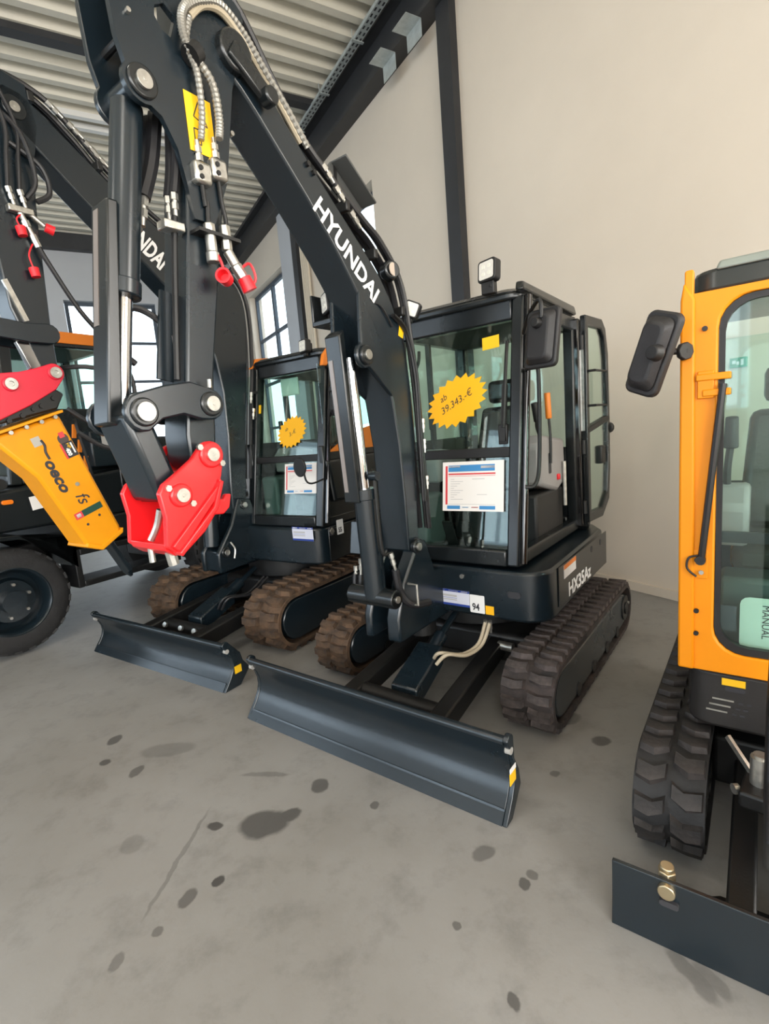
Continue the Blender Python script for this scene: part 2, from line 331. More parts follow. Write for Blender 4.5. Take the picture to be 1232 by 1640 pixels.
for k, (yy, zz) in enumerate(((5.86, 6.655), (6.47, 6.655))):       # brackets on the lower flange
    o = rplace(MB().box((XW - .42, yy - .16, zz - .008), (XW - .20, yy + .16, zz - .002)).box((XW - .205, yy - .16, zz - .20), (XW - .198, yy + .16, zz - .008)).build('beam_bracket', galv))
    tag(o, ('galvanised angle bracket under the roof beam, next to the column', 'galvanised angle bracket under the roof beam, farther from the column')[k], 'bracket', 'brackets under the roof beam')
# perforated cable tray
tr = rplace(empty('cable_tray', (0, 0, 0), 0)); tag(tr, 'perforated galvanised cable tray hung below the ceiling', 'cable tray')
MB().box((4.02, YB + 1, 7.17), (4.14, 9.6, 7.176)).box((4.02, YB + 1, 7.176), (4.024, 9.6, 7.22)).box((4.136, YB + 1, 7.176), (4.14, 9.6, 7.22)).build('tray_channel', galv, tr, flat=True)
slot = MB().box((-.012, -.03, -.001), (.012, .03, .001)); so = slot.build('perforation', steelw, tr, flat=True); so.location = (4.05, 4., 7.1695)
yy = 4.0
while yy < 9.5:
    for xx in (4.05, 4.11):
        if (xx, yy) != (4.05, 4.0): linked(so.data, 'perforation', tr, Matrix.Translation((xx, yy, 7.1695)))
    yy += .11
for yy in (4.6, 5.8, 7.0, 8.2, 9.3): MB().box((3.99, yy - .02, 7.155), (4.17, yy + .02, 7.168)).cyl((4.0, yy, 7.16), (4.0, yy, 7.3), .006, n=6).build('hanger', galv, tr, flat=True)
# lamps of the hall (outside the view, they light it)
for k, (x, y) in enumerate(((-6., -2.5), (-1.5, -2.5), (-6., 2.2), (-1.5, 2.2))):
    o = rplace(empty('ceiling_lamp', (0, 0, 0), 0)); tag(o, 'white batten lamp under the ceiling behind the viewer, ' + ('left of the rear pair', 'right of the rear pair', 'left of the front pair', 'right of the front pair')[k], 'lamp', 'batten lamps')
    MB().box((x - .8, y - .13, HCEIL - .6), (x + .8, y + .13, HCEIL - .52)).build('lamp_body', white, o)
    MB().cyl((x - .7, y, HCEIL - .52), (x - .7, y, HCEIL + .01), .01, n=6).build('suspension', galv, o); MB().cyl((x + .7, y, HCEIL - .52), (x + .7, y, HCEIL + .01), .01, n=6).build('suspension', galv, o)
# green exit sign on the cream wall
ex = rplace(MB().box((XW - .02, 2.10, 2.0), (XW - .002, 2.22, 2.075)).build('exit_sign', mat('green_sign', (.01, .28, .10), .4), bevel=.003)); tag(ex, 'small green emergency exit sign on the cream wall', 'sign')
for (a, c, z0, z1) in ((2.12, 2.14, 2.015, 2.06), (2.15, 2.17, 2.02, 2.045), (2.175, 2.20, 2.03, 2.055)): MB().box((XW - .0215, a, z0), (XW - .0202, c, z1)).build('pictogram', white, ex, flat=True)

# ------------------------------------------------------------------ excavator builders
def lug_mesh(wd, ln, h, chevron=0., m=None):
    b = MB(); k = .8
    poly = [(-wd / 2, -ln / 2), (0, -ln / 2 - chevron), (wd / 2, -ln / 2 + chevron), (wd / 2, ln / 2 + chevron * .6), (wd * .1, ln / 2 - chevron), (-wd / 2, ln / 2)]
    b.prism([(x, y, -.006) for x, y in poly], [(x * .92, y * k, h) for x, y in poly])
    o = b.build('tread_lug', m, flat=True); me = o.data; bpy.data.objects.remove(o); return me
def track(root, u0, u1, vF, vR, Ro, lh, n, bm_, lm_, chev=.0, label=None, wheel=True):
    zc = Ro; rb = Ro - lh; ri = rb - .028
    def stad(r, seg=14): return circ((vR, zc), r, -90, 90, seg) + circ((vF, zc), r, 90, 270, seg)
    b = MB(); A = stad(rb); B = stad(ri); N = len(A)
    vs = [(u0, *p) for p in A] + [(u1, *p) for p in A] + [(u0, *p) for p in B] + [(u1, *p) for p in B]; fs = []
    for i in range(N):
        j = (i + 1) % N; fs += [(i, j, N + j, N + i), (2 * N + j, 2 * N + i, 3 * N + i, 3 * N + j), (j, i, 2 * N + i, 2 * N + j), (N + i, N + j, 3 * N + j, 3 * N + i)]
    t = b.add(vs, fs).build('track', bm_, root, ang=40)
    if label: lab(t, label)
    Ls = vR - vF; per = 2 * Ls + 2 * math.pi * rb; wd = (u1 - u0) * .44
    me = lug_mesh(wd, per / n * .60, lh, chev, lm_)
    mir = lug_mesh(-wd, per / n * .60, lh, chev, lm_)
    for k in range(n):
        for c in (0, 1):
            s = ((k + .5 * c) * per / n) % per
            if s < Ls: p = (vF + s, zc - rb); tg = (1, 0)
            elif s < Ls + math.pi * rb: a = (s - Ls) / rb - math.pi / 2; p = (vR + rb * math.cos(a), zc + rb * math.sin(a)); tg = (-math.sin(a), math.cos(a))
            elif s < 2 * Ls + math.pi * rb: q = s - Ls - math.pi * rb; p = (vR - q, zc + rb); tg = (-1, 0)
            else: a = (s - 2 * Ls - math.pi * rb) / rb + math.pi / 2; p = (vF + rb * math.cos(a), zc + rb * math.sin(a)); tg = (-math.sin(a), math.cos(a))
            uu = u0 + (u1 - u0) * (.245 if c == 0 else .755)
            linked(me if c == 0 else mir, 'tread_lug', t, frame3((uu, p[0], p[1]), (1, 0, 0), (0, -tg[0], -tg[1])))
    fr = MB().px(circ((vR - .05, zc), ri * .78, -90, 90, 8) + circ((vF + .02, zc), ri * .88, 90, 270, 8), u0 + .02, u1 - .012).build('track_frame', navy, root, bevel=.012)
    sg = 1 if u0 > 0 else -1; uo = u1 if sg > 0 else u0
    MB().cyl((uo - sg * .09, vR, zc), (uo - sg * .003, vR, zc), ri * .62, n=24).cyl((uo - sg * .003, vR, zc), (uo + sg * .006, vR, zc), ri * .3, n=16).build('drive_sprocket', satin, root, bevel=.004)
    MB().cyl((uo - sg * .006, vR + .07, zc + .02), (uo + sg * .008, vR + .07, zc + .02), .012, n=10).build('hub_bolt', silver, root)
    for q in (.2, .42, .64, .84):
        vv = vF + Ls * q; MB().cyl((u0 + .015, vv, zc - ri + .045), (u1 - .008, vv, zc - ri + .045), .043, n=14).build('track_roller', satin, root)
    return t
def blade(root, half, h, dv=.09, top=.05, m=navy, edge=.055, label=None, endplates=True, curl=.0, ep=.0):
    P = []
    for i in range(9):
        t = i / 8; P.append((top * t + dv * math.sin(math.pi * t) ** 1.2 - curl * max(0, t - .8) * 5 * .2, h * t))
    back = [(v + .022, z) for v, z in P]
    o = MB().px(P + back[::-1], -half + .012, half - .012).build('blade', m, root, bevel=.004)
    if label: lab(o, label)
    MB().cyl((-half + .012, top + .012, h - .004), (half - .012, top + .012, h - .004), .021, n=12).build('top_rail', m, o)
    MB().px([(P[0][0] - .006, 0.001), (P[1][0] - .006 + (P[1][0] - P[0][0]) * .2, edge), (P[1][0] - .001, edge), (P[0][0] + .004, .001)], -half + .012, half - .012).build('cutting_edge', m, o)
    if endplates:
        for s in (-1, 1):
            pl = [(v - .004, z) for v, z in P[:-1]] + circ((top + .022, h - .008), .034, 160, 20, 7) + [(top + .058 + ep, h * .72), (dv + .06 + ep * .5, h * .52), (dv + .075 + ep, h * .3), (.06 + ep, 0)]
            e = MB().px(pl, s * half - .012, s * half + .012).build('end_plate', m, o, bevel=.004)
            MB().cyl((s * (half - .013), top + .026, h * .86), (s * (half + .0135), top + .026, h * .86), .017, n=14).build('eye_hole', mat('pale_hole', (.32, .31, .29), .7), o)
    return o
def pin(root, u, v, z, r=.03, boss=.05, bl=.03, m=black, sg=1, nm='pin'):
    b = MB().cyl((u - sg * .02, v, z), (u + sg * bl, v, z), boss, n=24).build('pin_boss', m, root, bevel=.006)
    MB().cyl((u + sg * bl, v, z), (u + sg * (bl + .010), v, z), r, n=20).cyl((u + sg * (bl + .010), v, z), (u + sg * (bl + .0115), v, z), r * .25, n=10).build(nm, silver, b, bevel=.003)
    return b
def hose(root, pts, r=.013, m=hosem, name='hydraulic_hose', n=8): return MB().tube(pts, r, n=n).build(name, m, root)
def ribbed(root, pts, r=.013, m=armour):
    P = [Vector(p) for p in pts]; Q = []
    for i in range(len(P) - 1):
        p0 = P[max(i - 1, 0)]; p1 = P[i]; p2 = P[i + 1]; p3 = P[min(i + 2, len(P) - 1)]
        for k in range(14):
            t = k / 14; Q.append(.5 * ((2 * p1) + (-p0 + p2) * t + (2 * p0 - 5 * p1 + 4 * p2 - p3) * t * t + (-p0 + 3 * p1 - 3 * p2 + p3) * t ** 3))
    return MB().tube(Q, lambda i: r * (1.0 if i % 2 else .82), n=8, smooth=0).build('armoured_hose', m, root, ang=20)
def fitting(root, p, q, r=.016, m=silver):
    p, q = Vector(p), Vector(q); d = q - p
    return MB().cyl(p, p + d * .3, r, n=6).cyl(p + d * .3, p + d * .42, r * .7, n=12).cyl(p + d * .42, p + d * .7, r * .92, n=6).cyl(p + d * .7, q, r * .6, n=12).build('hose_fitting', m, root)
def worklamp(root, c, x, y, s=.12, m=plastic, nm='work_lamp', lens=lensm):
    M = frame3(c, x, y)
    o = MB().pz(rrect(-s / 2, -s / 2, s / 2, s / 2, s * .16), -.055, 0).pz(rrect(-s * .3, -s * .3, s * .3, s * .3, s * .1), -.085, -.055).build(nm, m, root, bevel=.004); o.matrix_local = M
    l = MB().pz(rrect(-s * .40, -s * .40, s * .40, s * .40, s * .1), -.001, .003).build('lamp_lens', lens, o, flat=True)
    for i in (-1, 1):
        for j in (-1, 1): MB().cyl((i * s * .16, j * s * .16, .003), (i * s * .16, j * s * .16, .005), s * .1, n=12).build('lamp_diode', lampled, o)
    MB().box((-.02, -s * .75, -.05), (.02, -s * .5, -.02)).build('lamp_bracket', m, o, bevel=.003)
    return o
def mirror(root, c, x, y, w_, h_, arm=None, joint=None):
    jx, jy = joint or (0, h_ * .22)
    o = MB().prism([(p[0], p[1], -.012) for p in rrect(-w_ / 2, -h_ / 2, w_ / 2, h_ / 2, .03)], [(p[0], p[1], .02) for p in rrect(-w_ / 2, -h_ / 2, w_ / 2, h_ / 2, .03)])
    o.prism([(p[0], p[1], .02) for p in rrect(-w_ * .44, -h_ * .45, w_ * .44, h_ * .45, .03)], [(p[0], p[1], .055) for p in rrect(-w_ * .30, -h_ * .36, w_ * .30, h_ * .36, .03)])
    o = o.build('mirror', mirrorback, root, bevel=.008); o.matrix_local = frame3(c, x, y)
    MB().pz(rrect(-w_ * .45, -h_ * .46, w_ * .45, h_ * .46, .025), -.0145, -.0122).build('mirror_glass', mat('mirror_silver', (.8, .82, .84), .03, metal=1), o, flat=True)
    MB().cyl((jx, jy, .05), (jx, jy, .085), .03, .024, n=14).build('ball_joint', plastic, o, bevel=.004)
    if arm: MB().tube(arm, .011, n=8).build('mirror_arm', satin, root)
    return o
def cab(root, uL, uR, vb, vt, vr, zb, zm, zt, fm, gm=glass, rf=None, post=.075, lower=True, right='open', roofm=None, bar_m=.06, side_mid=True):
    vf = lambda z: vb + (vt - vb) * (z - zb) / (zt - zb)
    F = MB()
    for u_ in (uL + post / 2, uR - post / 2):
        F.bar((u_, vb + .05, zb), (u_, vt + .05, zt), post, .10, up=(0, -1, 0)); F.bar((u_, vr - .04, zb), (u_, vr - .04, zt), post, .08, up=(0, -1, 0))
        F.bar((u_, vb + .10, zb + .04), (u_, vr, zb + .04), post, .08); F.bar((u_, vt + .02, zt - .05), (u_, vr, zt - .05), post, .10)
    F.bar((uL + post, vb + .05, zb + .05), (uR - post, vb + .05, zb + .05), .09, .10); F.bar((uL + post, vt + .04, zt - .06), (uR - post, vt + .04, zt - .06), .08, .12)
    F.bar((uL + post, vr - .04, zb + .05), (uR - post, vr - .04, zb + .05), .08, .10); F.bar((uL + post, vr - .04, zt - .05), (uR - post, vr - .04, zt - .05), .08, .10)
    fr = F.build('cab_frame', fm, root, bevel=.012)
    if lower: MB().bar((uL + post, vf(zm) + .03, zm), (uR - post, vf(zm) + .03, zm), .03, bar_m).build('windshield_rail', plastic, root, bevel=.006)
    def pane(nm, u0, u1, z0, z1, off=.028, t=.006):
        q = [(u0, vf(z0) + off, z0), (u1, vf(z0) + off, z0), (u1, vf(z1) + off, z1), (u0, vf(z1) + off, z1)]
        o = MB().prism(q, [(a, b_ + t, c) for a, b_, c in q]).build(nm, gm, root, flat=True); return o
    a, c = uL + post - .01, uR - post + .01
    if lower: pane('lower_windshield', a, c, zb + .09, zm - .02); pane('upper_windshield', a, c, zm + .02, zt - .11)
    else: pane('windshield', a, c, zb + .09, zt - .11)
    MB().box((uL + .02, vb + .16, zb + .75), (uL + .026, vr - .07, zt - .09)).build('side_glass', gm, root, flat=True)
    MB().box((uL + .004, vb + .10, zb + .07), (uL + .05, vr - .06, zb + .76)).build('side_panel', fm, root, bevel=.006)
    if side_mid: MB().bar((uL + .03, (vb + vr) / 2 + .05, zb + .75), (uL + .03, (vb + vr) / 2 + .05, zt - .09), .03, .035).build('side_glass_rail', plastic, root)
    MB().box((uL + post, vr - .045, zb + .62), (uR - post, vr - .039, zt - .09)).build('rear_glass', gm, root, flat=True)
    MB().box((uL + post, vr - .06, zb + .08), (uR - post, vr - .02, zb + .63)).build('rear_panel', fm, root, bevel=.006)
    if right == 'panel':
        MB().box((uR - .05, vb + .10, zb + .07), (uR - .004, vr - .06, zb + .70)).build('door_panel', fm, root, bevel=.01)
        MB().box((uR - .026, vb + .16, zb + .70), (uR - .02, vr - .07, zt - .09)).build('door_glass', gm, root, flat=True)
    rp = rrect(uL + .005, vt - .03, uR - .005, vr + .01, .10)
    ro = MB().prism([(x, y, zt - .012) for x, y in rp], [(x, y, zt + .03) for x, y in rp])
    ci = ((uL + uR) / 2, (vt + vr) / 2); ro.prism([(x, y, zt + .03) for x, y in rp], [(ci[0] + (x - ci[0]) * .9, ci[1] + (y - ci[1]) * .9, zt + .06) for x, y in rp])
    ro.build('cab_roof', roofm or fm, root, bevel=.012)
    MB().box((uL + post, vt + .08, zt - .10), (uR - post, vr - .08, zt - .07)).build('headliner', mat('dark_green_headliner', (.035, .045, .042), .8), root)
    MB().box((uL + .06, vb + .1, zb + .005), (uR - .06, vr - .08, zb + .03)).build('floor_mat', plastic, root)
    return vf
def seat(root, u, v, z, m=seatm):
    s = MB().box((u - .22, v - .25, z + .30), (u + .22, v + .22, z + .44)).build('seat', m, root, bevel=.045)
    q = MB().prism([(u - .21, v + .14, z + .42), (u + .21, v + .14, z + .42), (u + .21, v + .26, z + .40), (u - .21, v + .26, z + .40)], [(u - .17, v + .28, z + .98), (u + .17, v + .28, z + .98), (u + .17, v + .38, z + .96), (u - .17, v + .38, z + .96)])
    q.build('seat_back', m, s, bevel=.04)
    MB().box((u - .12, v + .29, z + 1.0), (u + .12, v + .38, z + 1.17)).build('headrest', m, s, bevel=.035)
    MB().box((u - .2, v - .2, z + .03), (u + .2, v + .2, z + .30)).build('seat_base', plastic, s, bevel=.02)
    return s
def console(root, u, v, z, m=greyc, lever=True):
    c = MB().px([(v - .22, z + .46), (v - .24, z + .62), (v - .16, z + .70), (v + .20, z + .66), (v + .20, z + .50)], u - .075, u + .075).build('console', m, root, bevel=.02)
    if lever:
        MB().tube([(u, v - .14, z + .68), (u, v - .15, z + .76), (u + .01, v - .16, z + .86)], .013, n=8).build('joystick', plastic, c)
        MB().cyl((u + .01, v - .16, z + .84), (u + .012, v - .175, z + .96), .026, .022, n=12).build('joystick_grip', plastic, c, bevel=.006)
    return c
def starburst(c, x, y, rx, ry, n, txt, label, grp, name='price_sign', depth=.03):
    M = frame3(c, x, y); b = MB(); P = []
    for k in range(2 * n):
        a = math.pi * k / n; q = 1. if k % 2 == 0 else .83
        P.append((rx * q * math.cos(a), ry * q * math.sin(a)))
    b.pz(P, 0, .002); o = b.build(name, sun_y, None, flat=True); o.matrix_world = M; tag(o, label, 'sign', grp)
    for (s, size, px_, py_, rot) in txt:
        lettering(s, size, Matrix.Translation((px_, py_, .0022)) @ Matrix.Rotation(rot, 4, 'Z'), ink, o, name='handwriting', depth=.0004, shear=.25)
    return o
def info_sheet(M, w_, h_, label):
    o = card('price_sheet', M, w_, h_, paper, None); tag(o, label, 'sheet', 'price sheets on the windshields'); I = Matrix()
    r = [(.05, .13, .085, .92, redprint), (.10, .80, .86, .93, blueprint), (.10, .885, .30, .915, paper), (.64, .855, .86, .905, paper), (.10, .735, .87, .765, redprint), (.10, .705, .87, .712, redprint), (.08, .04, .30, .11, blueprint), (.30, .055, .62, .10, white), (.34, .07, .44, .085, blueprint), (.49, .07, .60, .088, redprint), (.62, .04, .87, .11, blueprint), (.08, .135, .87, .142, greyink)]
    r += [(.14, .64 - .045 * i, .14 + .06 + .05 * ((i * 7) % 4), .648 - .045 * i, greyink) for i in range(10)] + [(.50, .64, .70, .65, greyink), (.58, .33, .74, .338, greyink)]
    printed(I, [(a * w_, b_ * h_, c * w_, d * h_, m) for a, b_, c, d, m in r], o)
    return o
def stock_label(root, M, w_, h_):
    o = card('stock_label', M, w_, h_, mat('pale_blue_label', (.62, .64, .74), .5), root)
    lab(o, 'white and navy stock label')
    printed(Matrix(), [(0, h_ * .86, w_, h_, navyprint), (0, 0, w_, h_ * .14, navyprint), (.06 * w_, .55 * h_, .62 * w_, .68 * h_, greyink), (.06 * w_, .46 * h_, .62 * w_, .48 * h_, navyprint), (.06 * w_, .33 * h_, .62 * w_, .40 * h_, greyink),
             (.04 * w_, .9 * h_, .26 * w_, .96 * h_, white), (.37 * w_, .9 * h_, .66 * w_, .96 * h_, white), (.75 * w_, .9 * h_, .95 * w_, .96 * h_, white)], o)
    return o
def number_card(root, M, w_, h_, txt, size, sx=.8, px_=.15, py_=.15):
    o = card('number_card', M, w_, h_, white, root, r=.006); lab(o, 'white card with the number ' + txt)
    lettering(txt, size, Matrix.Translation((w_ * px_, h_ * py_, .0016)), ink, o, sx=sx, bold=.0015); return o
XV = (1, 0, 0)

# ------------------------------------------------------------------ main excavator
def rootm(o): return Matrix.Translation(o.location) @ Matrix.Rotation(o.rotation_euler[2], 4, 'Z')
E1 = empty('excavator', (-.28263, 2.50281, 0), -.65384)
tag(E1, 'black compact excavator with open cab door, red coupler and large white boom lettering', 'excavator', 'tracked excavators')
M1 = rootm(E1)
blade(E1, .87, .373, label='blue-black dozer blade')
d = MB().box((0, -.03, 0), (.003, .03, .055)).build('decal', decal_y, E1, flat=True); d.location = (.8825, .075, .17)
d = MB().box((0, -.03, 0), (.003, .03, .022)).build('decal', white, E1, flat=True); d.location = (.8828, .079, .225)
track(E1, .57, .87, .83, 2.345, .215, .03, 44, rubber_d, lug_d, chev=.008)
track(E1, -.87, -.57, .83, 2.345, .215, .03, 44, rubber_b, rubber_b, chev=.008, label='mud-brown rubber track')
MB().box((-.58, 1.15, .16), (.58, 2.05, .36)).build('undercarriage_frame', satin, E1, bevel=.03)
MB().cyl((0, 1.6, .36), (0, 1.6, .56), .42, n=36).build('slew_ring', satin, E1, bevel=.01)
# push arms, cross tube and blade cylinder
MB().bar((-.185, .15, .2), (-.27, 1.22, .27), .10, .12).build('push_arm', satin, E1, bevel=.012)
MB().bar((.415, .15, .2), (.32, 1.22, .27), .10, .12).build('push_arm', satin, E1, bevel=.012)
MB().cyl((-.16, .33, .22), (.40, .33, .22), .05, n=16).build('cross_tube', satin, E1)
MB().prism([(.02, .36, .17), (.20, .36, .17), (.20, .36, .29), (.02, .36, .29)], [(-.01, .72, .29), (.17, .72, .29), (.17, .72, .41), (-.01, .72, .41)]).build('cylinder_cover', navy, E1, bevel=.012)
MB().cyl((.09, .68, .345), (.07, .86, .40), .045, n=16).cyl((.07, .86, .40), (.05, 1.12, .48), .022, n=12).build('blade_cylinder', navy, E1)
for dx in (0, .05):
    hose(E1, [(.16 + dx, .62 - dx, .36), (.22 + dx, .60, .42), (.30 + dx * .6, .72, .38), (.34 + dx * .5, .86, .40), (.36 + dx * .6, .93, .52)], .011, tan_hose)
    fitting(E1, (.36 + dx * .6, .93, .53), (.36 + dx * .6, .94, .45), .014)
MB().cyl((.36, 1.1, .30), (.46, 1.1, .30), .03, n=12).build('pivot_pin', silver, E1)
# upper body
rear = [(.72, 2.25), (.62, 2.42), (.35, 2.53), (0, 2.56), (-.35, 2.53), (-.62, 2.42), (-.80, 2.2)]
plan = [(-.80, 1.20), (-.42, 1.02), (.05, .92), (.48, .92)] + circ((.585, 1.085), .165, -90, 0, 6) + rear
MB().pz(plan, .55, .86).build('upper_body', navy, E1, bevel=.02)
MB().pz([(.752, 1.13), (.758, 1.13), (.758, 2.23), (.752, 2.23)], .60, .85).build('side_panel', black, E1, bevel=.003)
MB().pz([(-.70, 2.16), (.66, 2.16)] + [(x * .97, y * .99) for x, y in rear[1:-1]], .86, 1.45).build('counterweight', black, E1, bevel=.04)
MB().pz([(-.80, 1.3), (-.43, 1.15), (-.43, 2.2), (-.80, 2.2)], .86, 1.08).build('engine_hood', black, E1, bevel=.04)
for vv, zz in ((1.83, .80), (2.06, .80)): MB().cyl((.754, vv, zz), (.7595, vv, zz), .022, n=14).build('panel_hole', ink, E1)
lettering('HX35Az', .125, frame3((.7585, 1.30, .62), (0, 1, 0), (0, 0, 1)), white, E1, sx=1.12, bold=.003)
card('warning_decal', frame3((.7585, 1.22, .755), (0, 1, .02), (0, 0, 1)), .24, .085, white, E1)
card('decal_band', frame3((.7599, 1.22, .812), (0, 1, .02), (0, 0, 1)), .24, .028, orange2, E1)
FX = lambda u_, z_, off=.9185: frame3((u_, off, z_), (1, 0, 0), (0, 0, 1))
stock_label(E1, FX(.03, .60), .235, .105); number_card(E1, FX(.268, .575, .9165), .10, .115, '94', .062)
card('yellow_tab', FX(.372, .575), .055, .055, sun_y, E1)
MB().cyl((.22, .925, .80), (.22, .912, .80), .014, n=10).build('panel_screw', silver, E1)
MB().py(rrect(.52, .70, .60, .74, .018), .915, .935).build('grab_slot', ink, E1)
# cab
vf1 = cab(E1, -.36, .59, .93, 1.17, 2.16, .88, 1.555, 2.44, black)
MB().prism([(.565, 1.10, 2.46), (.615, 1.10, 2.46), (.615, 2.1, 2.44), (.565, 2.1, 2.44)], [(.56, 1.13, 2.515), (.60, 1.15, 2.515), (.60, 2.1, 2.505), (.56, 2.1, 2.505)]).build('roof_edge', black, E1, bevel=.012)
seat(E1, .10, 1.62, .88)
console(E1, -.20, 1.52, .88)
cn = MB().px([(1.46, 1.30), (1.46, 1.56), (1.52, 1.63), (1.96, 1.58), (1.98, 1.28), (1.80, 1.22)], .40, .545).build('console', greyc, E1, bevel=.025)
MB().px(rrect(1.62, 1.36, 1.67, 1.50, .012), .54, .5475).build('lever_slot', ink, cn); MB().tube([(.50, 1.62, 1.60), (.49, 1.58, 1.68), (.50, 1.56, 1.74)], .013).cyl((.50, 1.57, 1.72), (.49, 1.54, 1.84), .026, .022, n=12).build('joystick', plastic, cn)
MB().tube([(.553, 1.645, 1.43), (.556, 1.645, 1.58), (.55, 1.64, 1.74)], .009).build('safety_lever', satin, E1)
MB().cyl((.55, 1.64, 1.73), (.545, 1.635, 1.90), .021, n=10).build('lever_grip', orange2, E1, bevel=.005)
for uu in (.05, .18):
    MB().bar((uu, 1.14, .93), (uu + .01, 1.05, 1.12), .07, .012).build('pedal', plastic, E1); MB().tube([(uu, 1.2, .92), (uu, 1.12, 1.1), (uu, 1.10, 1.38)], .010).build('travel_lever', satin, E1)
MB().box((-.28, 1.10, .90), (-.12, 1.35, 1.28)).build('cab_locker', mat('teal_grey_plastic', (.06, .085, .08), .6), E1, bevel=.03)
MB().box((.40, 1.42, .90), (.53, 1.95, 1.24)).build('console_base', plastic, E1, bevel=.02)
MB().box((.20, 1.35, 1.68), (.32, 1.39, 1.80)).build('display', plastic, E1, bevel=.01); MB().tube([(.26, 1.40, 1.3), (.26, 1.38, 1.70)], .012).build('display_stem', plastic, E1)
MB().cyl((.56, 1.9, 1.10), (.56, 1.9, 1.42), .014, n=10).build('gas_strut', silver, E1); MB().box((.53, 1.78, 1.30), (.56, 1.82, 1.34)).build('red_knob', redcap, E1, bevel=.006)
MB().tube([(-.36, 1.4, 2.1), (-.30, 1.4, 2.2), (-.30, 1.42, 2.28)], .012).build('coat_hook', plastic, E1)
# right side: posts, grab rail, door folded back
MB().cyl((.60, .985, .90), (.605, 1.20, 2.44), .022, n=12).build('post_trim', mat('polished_black', (.008, .008, .009), .08, coat=.5), E1)
MB().tube([(.60, 1.10, 2.02), (.655, 1.12, 2.03), (.675, 1.13, 1.98), (.675, 1.10, 1.5), (.66, 1.06, 1.36), (.61, 1.03, 1.35)], .012, n=10).build('grab_rail', satin, E1)
MB().bar((.60, 2.12, .90), (.60, 2.12, 2.42), .05, .05).build('door_post', mat('polished_black', (0, 0, 0)), E1, bevel=.012)
MB().bar((.632, 2.13, 1.62), (.632, 2.13, 2.2), .012, .03).build('reflective_strip', silver, E1)
dr = MB(); D0 = Vector((.645, 2.13, 0)); Dd = Vector((.045, .46, 0)); 
dpt = lambda t, z: D0 + Dd * t + Vector((0, 0, z))
loopo = [dpt(0, .93), dpt(.62, .93), dpt(.93, 1.05), dpt(1, 1.3), dpt(1.0, 1.75), dpt(.96, 2.2), dpt(.85, 2.38), dpt(.7, 2.44), dpt(0, 2.44)]
cc = dpt(.5, 1.7); loopi = [cc + Vector(((p - cc).x * .80, (p - cc).y * .80, (p - cc).z * .90)) for p in loopo]; nn = Dd.cross(Vector((0, 0, 1))).normalized() * .022; n = len(loopo)
dr.add([p + nn for p in loopo] + [p + nn for p in loopi] + [p - nn for p in loopo] + [p - nn for p in loopi],
       [f for i in range(n) for j in [(i + 1) % n] for f in ((i, j, n + j, n + i), (2 * n + j, 2 * n + i, 3 * n + i, 3 * n + j), (i, 2 * n + i, 2 * n + j, j), (n + j, 3 * n + j, 3 * n + i, n + i))])
door = dr.build('door', black, E1, bevel=.008)
MB().prism([p + nn * .2 for p in loopi], [p - nn * .2 for p in loopi]).build('door_glass', glass, door, flat=True)
MB().bar(dpt(0.02, 1.62), dpt(.98, 1.70), .05, .045).build('door_rail', plastic, door, bevel=.008)
hn = nn.normalized() * .06
MB().tube([dpt(.12, 2.05), dpt(.12, 2.05) + hn, dpt(.62, 2.05) + hn, dpt(.62, 1.80) + hn, dpt(.12, 1.80) + hn, dpt(.12, 1.80)], .010, n=8, smooth=0).build('door_handle', plastic, door)
MB().bar(dpt(.55, 1.42), dpt(.75, 1.42), .06, .14).build('door_latch', plastic, door, bevel=.012); MB().cyl(dpt(1.0, 1.62), dpt(1.10, 1.62), .045, n=12).build('door_stop', plastic, door, bevel=.01)
for zz in (1.05, 1.5, 2.25): MB().cyl((.635, 2.125, zz - .05), (.635, 2.125, zz + .05), .016, n=10).build('hinge', satin, door)
for z0, z1 in ((1.0, 1.18), (1.3, 1.42)): MB().bar((.652, 2.17, z0), (.652, 2.17, z1), .012, .02).build('amber_reflector', orange2, door)
mirror(E1, (.765, .97, 2.15), (.93, .25, -.06), (.02, .18, 1), .205, .31, arm=[(.60, 1.12, 2.22), (.66, 1.04, 2.29), (.745, .95, 2.34), (.772, .93, 2.33), (.775, .925, 2.25)])
bpy.context.view_layer.update()
for o_ in [c for c in E1.children if c.name.startswith('mirror') and c.type == 'MESH' and 'arm' not in c.name]: o_.matrix_local = frame3((.765, .97, 2.15), (.95, -.30, -.02), (.02, .16, 1))
worklamp(E1, (.41, 1.075, 2.60), (.97, -.22, .04), (0, .15, 1), .125)
MB().box((.37, 1.08, 2.47), (.45, 1.13, 2.56)).build('lamp_foot', plastic, E1, bevel=.006)
MB().tube([(.49, vf1(2.2) + .01, 2.2), (.487, vf1(2.0) - .0, 2.0), (.48, vf1(1.70) + .0, 1.70)], .011, n=6).build('wiper', plastic, E1); MB().bar((.48, vf1(1.95) + .012, 1.95), (.475, vf1(1.62) + .015, 1.62), .02, .03).build('wiper_blade', plastic, E1)
MB().box((.44, vf1(1.62) + .02, 1.60), (.50, vf1(1.62) + .06, 1.72)).build('wiper_motor', plastic, E1, bevel=.008)
card('yellow_decal', frame3((.325, vf1(2.20) + .022, 2.17), (1, 0, .06), (0, .15, 1)), .11, .075, decal_y, E1)
